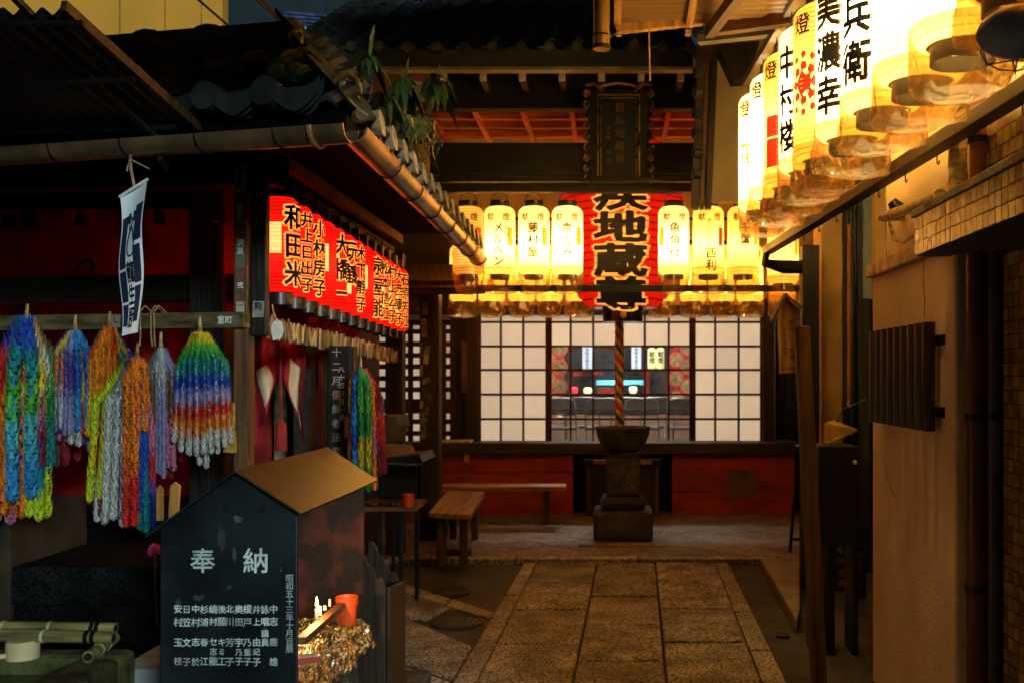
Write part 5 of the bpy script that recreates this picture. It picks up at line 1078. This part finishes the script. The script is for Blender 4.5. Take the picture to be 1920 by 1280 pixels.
ts = thing('iron_trestle', 'thin black trestle leg standing left of the notice post', 'stand', G(1485, 1050)); k = MB(); k.cyl(G(1481, 1034, PZ), P(1494, 890, 7.9), .014, n=8); k.build('leg', IRON, ts); k = MB(); k.cyl(P(1487, 1010, 8.0), P(1508, 1010, 8.0), .012, n=8); k.build('rung', IRON, ts)

# ================================================================== BEHIND THE GLASS DOORS
RFL = mat('tatami', (.35, .24, .15), .8, .15)
k = MB(); k.box(-3.4, 3.4, 10.97, 16.2, .36, .42); tag(k.build('hall_floor', RFL), kind='structure')
k = MB(); k.box(-3.4, 3.4, 16.0, 16.1, .36, 3.6); tag(k.build('hall_back_wall', mat('inner_wall', (.10, .05, .04), .8, .2)), kind='structure')
k = MB(); k.box(-3.4, 3.4, 10.97, 16.1, 3.6, 3.7); tag(k.build('hall_ceiling', WDX), kind='structure')
for x in (-3.4, 3.3): k = MB(); k.box(x, x + .1, 10.97, 16.0, .36, 3.6); tag(k.build('hall_side_wall', mat('inner_wall', (.10, .05, .04))), kind='structure')
Yi = 14.6
for n_, (a, b) in enumerate(((1016, 1058), (1256, 1302))):
    t = thing('brocade_hanging', ('left' if n_ == 0 else 'right') + ' brocade hanging with gold roundels seen through the glass doors', 'hanging', P(a, 790, Yi)); k = MB(); k.fb(a, b, 600, 790, Yi, .03); k.build('cloth', mat('brocade', (.45, .06, .07), .9, .35, 30, emit=((.8, .1, .1), .04)), t)  # brocade and roundels glow faintly themselves, standing in for room light
    for j in range(5):
        for i in range(2):
            k = MB(); c = P(a + 12 + i * 22, 652 + j * 36 - (0 if i else 14), Yi - .01)
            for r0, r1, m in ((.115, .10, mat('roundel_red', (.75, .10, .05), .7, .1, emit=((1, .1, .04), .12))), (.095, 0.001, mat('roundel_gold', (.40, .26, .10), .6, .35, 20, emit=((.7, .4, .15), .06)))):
                k = MB(); k.cyl(c, c + V((0, .004 if r1 > .01 else -.004, 0)), r0, n=24); k.build('roundel', m, t)
al = thing('altar', 'dark altar with shelves and glowing pale strips inside the hall', 'altar', P(1160, 790, 14.2))
k = MB(); k.fb(1070, 1240, 660, 790, 14.3, .5); k.build('cabinet', mat('altar_black', (.03, .03, .04), .3, .3), al)
for (a, b, y0, y1) in ((1118, 1208, 712, 721), (1072, 1108, 758, 768), (1095, 1208, 756, 767)): k = MB(); k.fb(a, b, y0, y1, 14.1, .1); k.build('light_strip', lit('cyan_lamp', (.22, .85, .95), .95), al)
for i, (a, b, y0, y1, m) in enumerate(((1075, 1105, 697, 705, RED), (1110, 1130, 696, 703, RED), (1140, 1215, 676, 680, IRON), (1120, 1155, 727, 738, REDW), (1128, 1150, 726, 735, GOLD), (1072, 1230, 740, 744, IRON), (1080, 1100, 720, 726, WM), (1180, 1200, 720, 726, WM), (1095, 1115, 662, 690, IRON), (1172, 1192, 655, 690, IRON), (1205, 1218, 690, 740, RED))): k = MB(); k.fb(a, b, y0, y1, 14.0 + .01 * i, .1); k.build('altar_fitting', m, al)
for i, (x, lab) in enumerate(((1101, 'left pale paper scroll hanging inside the hall'), (1193, 'right pale paper scroll hanging inside the hall'))):
    t = thing('hanging_scroll', lab, 'scroll', P(x, 690, 13.9)); k = MB(); k.fb(x - 9, x + 9, 610, 692, 13.9, .01); k.build('scroll_paper', mat('scroll_paper', (.6, .65, .8), .9, .1, emit=((.6, .7, 1.0), .30)), t); k = MB(); text(k, '南無地蔵大菩薩', P(x, 655, 13.89), (1, 0, 0), (0, 0, 1), .05, 1.05, 0); k.build('lettering', INK, t)  # bluish glow put into the scroll paper in place of lamp light
    k = MB(); k.fb(x - 11, x + 11, 692, 695, 13.88, .02); k.build('roller', WD, t)
for i, (px, py) in enumerate(((1102, 732), (1187, 730))):
    c = P(px, py, 13.8); k = MB(); k.lathe([(.001, -.055), (.04, -.05), (.062, 0), (.05, .04), (.001, .05)], 18, c); tag(k.build('globe_lamp', lit('globe', (1, .82, .5), 1.3), smooth=1), ('left' if i == 0 else 'right') + ' small glowing globe lamp on the altar front', 'lamp')
k = MB(); k.lathe([(.001, -.05), (.04, -.045), (.05, 0), (.04, .045), (.001, .05)], 16, P(1077, 731, 13.8)); tag(k.build('red_globe', lit('red_globe', (1, .05, .06), .9), smooth=1), 'small glowing red lamp left of the altar', 'lamp')
for i, px in enumerate((1222, 1238)):
    t = thing('inner_lantern', ('left' if i == 0 else 'right') + ' tall cream lantern glowing at the right inside the hall', 'lantern', P(px, 692, 13.6)); k = MB(); k.lathe([(.03, 0), (.055, .02), (.055, .27), (.03, .29)], 16, P(px, 692, 13.6)); k.build('shade', lit('inner_lantern', (1, .78, .34), .75), t, smooth=40); k = MB(); text_round(k, '献燈', P(px, 692, 13.6), .056, 0, .25, .08, 1.05, .02); k.build('lettering', INK, t)
# folding chairs
CHB = mat('chair_grey', (.13, .13, .13), .4, .2, spec=.5); CHF = mat('chair_steel', (.35, .35, .36), .35, .1, metal=.7)
def chair_meshes():
    b = MB(); b.sheet(lambda u, v: V(((u - .5) * .40 * (1 - .12 * v ** 3), .03 * (1 - (2 * u - 1) ** 2), .60 + .20 * v - .03 * v * (2 * u - 1) ** 4)), 12, 6); s = MB(); s.box(-.20, .20, -.40, 0, .42, .45)
    out = [('backrest', b.mesh('backrest', CHB, 1)), ('seat', s.mesh('seat', CHB))]
    f = MB(); f.tube([(-.21, 0, .42), (-.21, .0, .62), (-.19, 0, .78), (-.12, 0, .81), (.12, 0, .81), (.19, 0, .78), (.21, 0, .62), (.21, 0, .42)], .011, 8); out.append(('back_frame', f.mesh('back_frame', CHF, 1)))
    for x in (-.21, .21):
        for y0, y1 in ((.0, -.38), (-.35, .06)): l = MB(); l.tube([(x, y0, .45), (x, y1, 0)], .011, 8); out.append(('leg', l.mesh('leg', CHF, 1)))
    return out
CM = chair_meshes()
for i, px in enumerate((1028, 1048, 1093, 1130, 1177, 1203, 1233, 1282)):
    Y = 12.2 if i % 2 else 12.6; x = X_(px, Y); t = thing('folding_chair', '%s grey folding chair from the left behind the glass doors' % ORD[i], 'chair', (x, Y, .42), 'folding chairs behind the glass')
    for nm, me in CM: inst(nm, me, t)
    t.rotation_euler = (0, 0, math.pi + rnd(-.06, .06)); t.location = (x, Y, .42)
cl = thing('ceiling_light', 'lit ceiling lamp inside the hall above the chairs', 'lamp', (0, 13.0, 3.45)); k = MB(); k.box(-.6, .6, 12.6, 13.2, 3.5, 3.58); k.build('housing', WHITE, cl); k = MB(); k.box(-.55, .55, 12.65, 13.15, 3.46, 3.499); k.build('diffuser', lit('tube_light', (1, .88, .72), 75.0), cl)
k = MB(); k.box(-1.5, 1.5, 13.2, 13.25, .42, 1.02); tag(k.build('low_screen', mat('peach_panel', (.70, .40, .28), .8, .1)), 'low peach coloured panel beyond the chairs in the hall', 'panel')

# ================================================================== OVERHEAD RIGHT, SIDE ROOF
dp = pipe('rain_pipe', 'shiny brass-coloured rain pipe end hanging at the top centre', [P(1128, 93, 5.0), P(1128, -60, 5.0)], .042, mat('brass_pipe', (.62, .42, .16), .3, .2, metal=.8))
k = MB(); c = P(1128, 68, 5.0); k.tube([c + V((.046 * math.cos(a * .5), .046 * math.sin(a * .5), 0)) for a in range(14)] + [P(1160, 58, 5.1)], .004, 5); k.build('wire_tie', IRON, dp)
k = MB(); k.lathe([(.043, 0), (.046, 0), (.046, .02)], 18, P(1128, 93, 5.0)); k.build('rim', IRON, dp)
ra = thing('plastic_awning', 'ribbed amber plastic awning on wooden frame at the top right', 'awning', P(1300, 50, 5.6))
k = MB(); p0 = P(1155, 50, 5.5); 
k.sheet(lambda u, v: V((lerp(p0.x, 1.9, u), lerp(5.5, 3.7, v), lerp(p0.z + .02, p0.z + .17, v) + .05 * u + .012 * math.sin(v * 1.8 / .055 * 6.283))), 4, 200); k.build('ribbed_sheet', clear('amber_plastic', (.80, .58, .30), .55, .06, .3), ra, smooth=1)
k = MB(); k.bar(P(1155, 55, 5.5), P(1330, 37, 5.5), .05, .05); k.build('frame_beam', WL, ra, bevel=.003)
for px in (1158, 1292): k = MB(); a = P(px, 48, 5.5); k.bar(a + V((0, .02, .01)), a + V((0, -1.8, .16)), .04, .04); k.build('frame_rib', WLY, ra)
for px in (1160, 1290): k = MB(); a = P(px, 62, 5.5); k.box(a.x - .015, a.x + .015, 5.48, 5.52, a.z - .015, a.z + .01); k.build('peg', WL, ra)
k = MB(); k.bar(P(1392, -20, 4.6), P(1330, 62, 5.6), .05, .06); k.build('rafter', WMY, ra); k = MB(); k.bar(P(1330, 50, 5.6), P(1600, 15, 5.3), .06, .10); k.build('frame_beam', WMX, ra)
k = MB(); k.bar(P(1310, 76, 6.0), P(1560, 48, 5.7), .07, .045); k.build('frame_beam', mat('grey_channel', (.20, .20, .17), .4, .2, metal=.4), ra)
k = MB(); a = P(1217, 48, 5.45); k.tube([a, P(1217, 80, 5.45), P(1218, 130, 5.45), P(1219, 152, 5.45)], .005, 5); tag(k.build('frayed_cord', STRAW), 'frayed cord hanging from the amber awning frame', 'cord')
sd_ = thing('side_wall', 'dull cream wall end with dark edge boards right of the eave', 'wall', P(1350, 380, 7.3))
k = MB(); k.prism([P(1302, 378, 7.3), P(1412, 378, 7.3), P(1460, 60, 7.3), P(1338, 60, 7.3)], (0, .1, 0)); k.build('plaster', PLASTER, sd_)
for a, b, m, Y in ((1298, 1312, WD, 7.22), (1314, 1322, WM, 7.24), (1324, 1336, WD, 7.2)):
    k = MB(); k.prism([P(a - 2, 392, Y), P(b - 2, 392, Y), P(b + 12, 60, Y), P(a + 12, 60, Y)], (0, .07, 0)); k.build('edge_board', m, sd_)
k = MB(); k.prism([P(1345, 82, 7.1), P(1425, 78, 7.1), P(1402, 146, 7.1), P(1376, 148, 7.1)], (0, .2, 0)); k.build('bracket', WD, sd_)
k = MB(); k.fb(1306, 1346, 84, 104, 7.1, .15); k.build('beam_end', WD, sd_)
for i in range(8):
    p = P(1303 - i * .6, 60 + i * 38, 7.15); k = MB(); k.cyl(p, p + V((.05, .02, 0)), .036, n=14); k.build('tile_end', mat('grey_clay', (.03, .035, .035)), sd_, smooth=40)
# reed awning at the end of the shrine
rw = thing('reed_awning', 'small reed awning between the red lanterns and the white ones', 'awning', P(830, 540, 8.4))
RE = [mat('reed%d' % i, c, .7, .25, 10, (1, 8, 1)) for i, c in enumerate([(.42, .26, .08), (.34, .20, .06), (.48, .32, .12)])]
for i in range(34):
    u = i / 33; k = MB(); k.cyl(P(752 + 148 * u, 548, 8.32), P(748 + 132 * u, 498, 8.9), .0125, n=7); k.build('reed', RE[i % 3], rw, smooth=1)
k = MB(); k.bar(P(750, 531, 8.30), P(890, 531, 8.30), .03, .04); k.build('batten', WB, rw); k = MB(); k.cyl(P(750, 547, 8.28), P(910, 545, 8.28), .03, n=10); k.build('edge_pole', WB, rw)
dcl = thing('wire_basket', 'pale wire basket charm under the reed awning', 'basket', P(848, 580, 8.6)); k = MB(); k.lathe([(.001, -.05), (.03, -.045), (.045, -.01), (.05, .01), (.046, .01), (.03, -.03), (.001, -.04)], 16, P(848, 580, 8.6)); k.build('basket', mat('basket', (.35, .24, .10), .8, .3), dcl, smooth=1)

# ================================================================== BACKDROP BUILDINGS, PLANTS, WIRES
YW = mat('ochre_wall', (.92, .40, .045), .9, .06, 1)
ow = thing('ochre_building', 'street-lit ochre rendered building rising behind the shrine roof', 'building', (-11, 20, 0))
k = MB(); k.box(-16, X_(417, 20), 20, 20.3, 0, 13); k.build('wall', YW, ow)
for px in (225, 310, 378): k = MB(); k.box(X_(px, 20) - .012, X_(px, 20) + .012, 19.985, 20.02, 0, 12.9); k.build('joint', mat('wall_joint', (.42, .24, .05), .9), ow)
tb = thing('teal_building', 'dim teal panelled building beyond the hall roof', 'building', (-5, 24, 0))
k = MB(); k.box(X_(417, 24), 6, 24, 30, 0, 14); k.build('wall', mat('teal_wall', (.018, .034, .042), .8, .12, 2), tb)
for px in range(570, 1100, 42): k = MB(); k.box(X_(px, 24) - .015, X_(px, 24) + .015, 23.97, 24.01, 0, 13.9); k.build('panel_joint', mat('teal_joint', (.02, .035, .04), .8), tb)
k = MB(); k.box(X_(420, 23), X_(570, 23), 23, 23.9, 0, 9.4); tag(k.build('stair_block', mat('slate_wall', (.015, .03, .045), .8, .2)), 'dark slate block between the ochre and teal buildings', 'building')
for i, (a, b, lab) in enumerate(((P(366, -5, 9), P(432, 52, 9), 'dark cable crossing in front of the ochre building'), (P(470, -10, 7), P(526, 40, 7), 'brown cable left of the curved ridge'), (P(478, -10, 7), P(530, 38, 7), 'second brown cable left of the curved ridge'))): k = MB(); k.cyl(a, b, .012, n=6); tag(k.build('cable', WM), lab, 'cable')
def plant(label, px, py, Y, n, ln0, seed, upn=1):
    t = thing('roof_plant', label, 'plant', P(px, py, Y)); random.seed(seed); c = P(px, py, Y)
    k = MB(); k.tube([c, c + V((.01, 0, .1)), c + V((.0, 0, .2))], [.016, .012, .006], 6); k.build('stem', WM, t)
    for i in range(n):
        a = i * 2.4 + rnd(-.3, .3); L_ = ln0 * rnd(.75, 1.15); W_ = L_ * .115; d = V((math.cos(a), math.sin(a), 0)); s_ = V((-math.sin(a), math.cos(a), 0)); up0 = rnd(.5, 1.0) if i >= upn else 2.2; bs = c + V((0, 0, rnd(.1, .2)))
        def fn(u, v):
            x = L_ * v; h = L_ * (up0 * .45 * v - (1.05 if i >= upn else .1) * v * v); rr = x * (.62 if i >= upn else .15)
            ww = W_ * math.sin(math.pi * min(1, v * .93 + .05)) ** .8
            return bs + d * rr + V((0, 0, h)) + s_ * (u - .5) * 2 * ww + V((0, 0, -abs(u - .5) * ww * -.6))
        q = MB(); q.sheet(fn, 2, 8); q.build('leaf', GREEN, t, smooth=1)
plant('leafy plant with drooping leaves on the roof, upper left one', 692, 178, 5.2, 18, .19, 1); plant('leafy plant sprouting low behind the gutter discs', 718, 245, 5.4, 15, .19, 2, 0)
plant('leafy plant with an upright leaf in the middle of the roof edge', 757, 215, 5.6, 20, .21, 3); plant('leafy plant with tall upright leaf on the right of the roof plants', 818, 210, 5.8, 20, .21, 4)
rt2 = thing('moss_clump', 'clump of roots and dry leaves hanging under the roof plants', 'moss', P(775, 300, 5.7)); random.seed(8)
for i in range(46):
    k = MB(); p = P(rnd(735, 815), rnd(215, 270), 5.7 + rnd(-.1, .1)); k.tube([p, p + V((rnd(-.05, .05), 0, -.08)), p + V((rnd(-.07, .07), 0, -rnd(.1, .22)))], [.006, .005, .002], 5); k.build('root', [WM, STRAW, GREEN, MOSS][i % 4], rt2)
rock(.10, P(775, 240, 5.75), MOSS, 'moss_ball', rt2, (1.2, .8, 1), 3)

# ================================================================== BOTTOM LEFT: steps, trough, ladle
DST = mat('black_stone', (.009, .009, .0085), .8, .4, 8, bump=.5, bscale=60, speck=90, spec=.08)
def stone(name, label, x0, x1, y0, y1, z0, z1, m=DST, cat='stone', bev=.012): k = MB(); k.box(x0, x1, y0, y1, z0, z1); return tag(k.build(name, m, bevel=bev), label, cat)
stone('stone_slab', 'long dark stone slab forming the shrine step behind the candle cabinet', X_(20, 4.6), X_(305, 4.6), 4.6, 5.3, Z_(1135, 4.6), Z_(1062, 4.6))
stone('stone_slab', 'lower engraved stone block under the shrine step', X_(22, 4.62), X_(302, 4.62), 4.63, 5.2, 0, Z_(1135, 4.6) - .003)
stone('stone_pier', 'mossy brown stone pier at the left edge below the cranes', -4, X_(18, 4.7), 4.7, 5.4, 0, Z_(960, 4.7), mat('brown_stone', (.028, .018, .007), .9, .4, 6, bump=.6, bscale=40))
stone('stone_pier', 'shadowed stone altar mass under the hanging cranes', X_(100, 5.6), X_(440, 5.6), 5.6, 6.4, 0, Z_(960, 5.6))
k = MB(); text(k, '北村杉谷', P(225, 1205, 4.627), (1, 0, 0), (0, 0, 1), .07, 1.15, 0, False); tag(k.build('engraving', INK), 'characters carved into the lower stone block', 'engraving')
stone('pale_kerb', 'pale concrete kerb strip between trough and candle cabinet', X_(215, 3.6), X_(310, 3.6), 3.6, 4.2, Z_(1258, 3.6) - .3, Z_(1254, 3.6), mat('pale_concrete', (.36, .37, .36), .8, .15, 10, bump=.3, bscale=80), 'kerb')
tr = thing('water_trough', 'mossy stone water trough in the bottom left corner', 'trough', P(60, 1300, 2.6))
TM = mat('mossy_trough', (.025, .028, .008), .9, .6, 9, bump=1.0, bscale=60, col2=(.09, .09, .022)); zt = .70; yt0, yt1 = 2.3, 2.94; xt0, xt1 = -2.3, X_(233, 2.9) + .02
for nm, b in (('rim', (xt0, xt1, yt1 - .1, yt1)), ('rim', (xt0, xt1, yt0, yt0 + .1)), ('rim', (xt1 - .12, xt1, yt0 + .1, yt1 - .1)), ('basin_floor', (xt0, xt1 - .12, yt0 + .1, yt1 - .1))):
    k = MB(); k.box(*b, 0, zt if nm == 'rim' else zt - .14); k.build(nm, TM, tr, bevel=.02)
k = MB(); k.quad((xt0, yt0 + .1, zt - .05), (xt1 - .12, yt0 + .1, zt - .05), (xt1 - .12, yt1 - .1, zt - .05), (xt0, yt1 - .1, zt - .05)); k.build('water', mat('dark_water', (.03, .04, .02), .05, .1, spec=.8), tr)
BAM = mat('bamboo', (.33, .28, .10), .4, .4, 3, (1.5, 14, 14), spec=.5); BAMC = mat('bamboo_cut', (.62, .52, .26), .6, .15)
def bamboo(label, a, b, r, ties):
    t = thing('bamboo_pole', label, 'bamboo', a); k = MB(); a, b = V(a), V(b); k.cyl(a, b, r, n=16); k.build('culm', BAM, t, smooth=40)
    for s in (.62, .35): p = a.lerp(b, s); d = (b - a).normalized(); k = MB(); k.cyl(p - d * .004, p + d * .004, r * 1.06, n=16); k.build('node', BAMC, t)
    d = (b - a).normalized(); k = MB(); k.cyl(b, b + d * .001, r * .7, n=14); k.build('hollow_end', INK, t)
    for s in ties: p = a.lerp(b, s); k = MB(); k.cyl(p - d * .006, p + d * .006, r * 1.12, n=14); k.build('tie', BLK, t)
zb_ = zt + .045
bamboo('front bamboo pole of the ladle rest, tied with black cord', (-1.95, 2.84, zb_ + .022), (X_(213, 2.84), 2.84, zb_ + .010), .0175, (.86, .895)); bamboo('rear bamboo pole of the ladle rest', (-1.95, 2.90, zb_ + .028), (X_(217, 2.9), 2.9, zb_ + .022), .0165, (.87, .90))
bamboo('short bamboo cross piece under the ladle rest', (X_(205, 2.95), 2.98, zt + .017), (X_(172, 2.8), 2.78, zt + .017), .0165, ())
ldl = thing('ladle', 'pale wooden water ladle resting upside down on the bamboo', 'ladle', P(42, 1210, 2.84))
c = P(43, 1216, 2.84); k = MB(); k.lathe([(.001, .028), (.040, .027), (.0435, .022), (.0435, -.025), (.040, -.025), (.040, .018), (.001, .02)], 28, c, cap=False); o = k.build('cup', mat('pale_hinoki', (.66, .52, .26), .6, .12, 10), ldl, smooth=40)
k = MB(); k.bar(c + V((-.03, -.03, -.01)), c + V((-.35, -.20, -.02)), .012, .012); k.build('handle', mat('pale_hinoki', (.66, .52, .26)), ldl)
k = MB(); text(k, '奉納', c + V((-.017, 0, .0285)), (1, .15, 0), (-.15, 1, 0), .03, 1.1, .02, False); k.build('lettering', INK, o)
fl = thing('pink_flower', 'pink carnation in the gap left of the candle cabinet', 'flower', P(290, 1060, 3.9)); random.seed(6); c = P(290, 1032, 3.9)
for i in range(26):
    a = rnd(0, 6.28); e = rnd(-.6, 1.4); d = V((math.cos(a) * math.cos(e), math.sin(a) * math.cos(e) * .7, math.sin(e))); s_ = d.orthogonal().normalized(); k = MB(); r = rnd(.018, .034); k.add([c, c + d * r * .7 + s_ * r * .5, c + d * r, c + d * r * .7 - s_ * r * .5], [(0, 1, 2, 3)]); k.build('petal', mat('pink_petal%d' % (i % 2), ((.62, .03, .10), (.55, .04, .25))[i % 2], .7, .2), fl)
k = MB(); k.tube([c, c + V((0, 0, -.12)), c + V((.01, 0, -.3))], .004, 5); k.build('stem', GREEN, fl)
for i, (a, b, y0, y1, lab) in enumerate(((292, 306, 908, 976, 'rounded orange wooden paddle standing behind the candle cabinet'), (314, 334, 902, 974, 'broken orange wooden slat standing behind the candle cabinet'))):
    k = MB(); Y = 4.3; k.prism([P(a, y1, Y), P(b, y1, Y), P(b + (4 if i else 0), y0 + 8, Y), P((a + b) / 2 + (4 if i else 0), y0, Y), P(a + (4 if i else 0), y0 + 8, Y)], (0, .012, 0)); tag(k.build('wooden_paddle', wood('slat_orange', (.55, .24, .05)), bevel=.004), lab, 'slat')
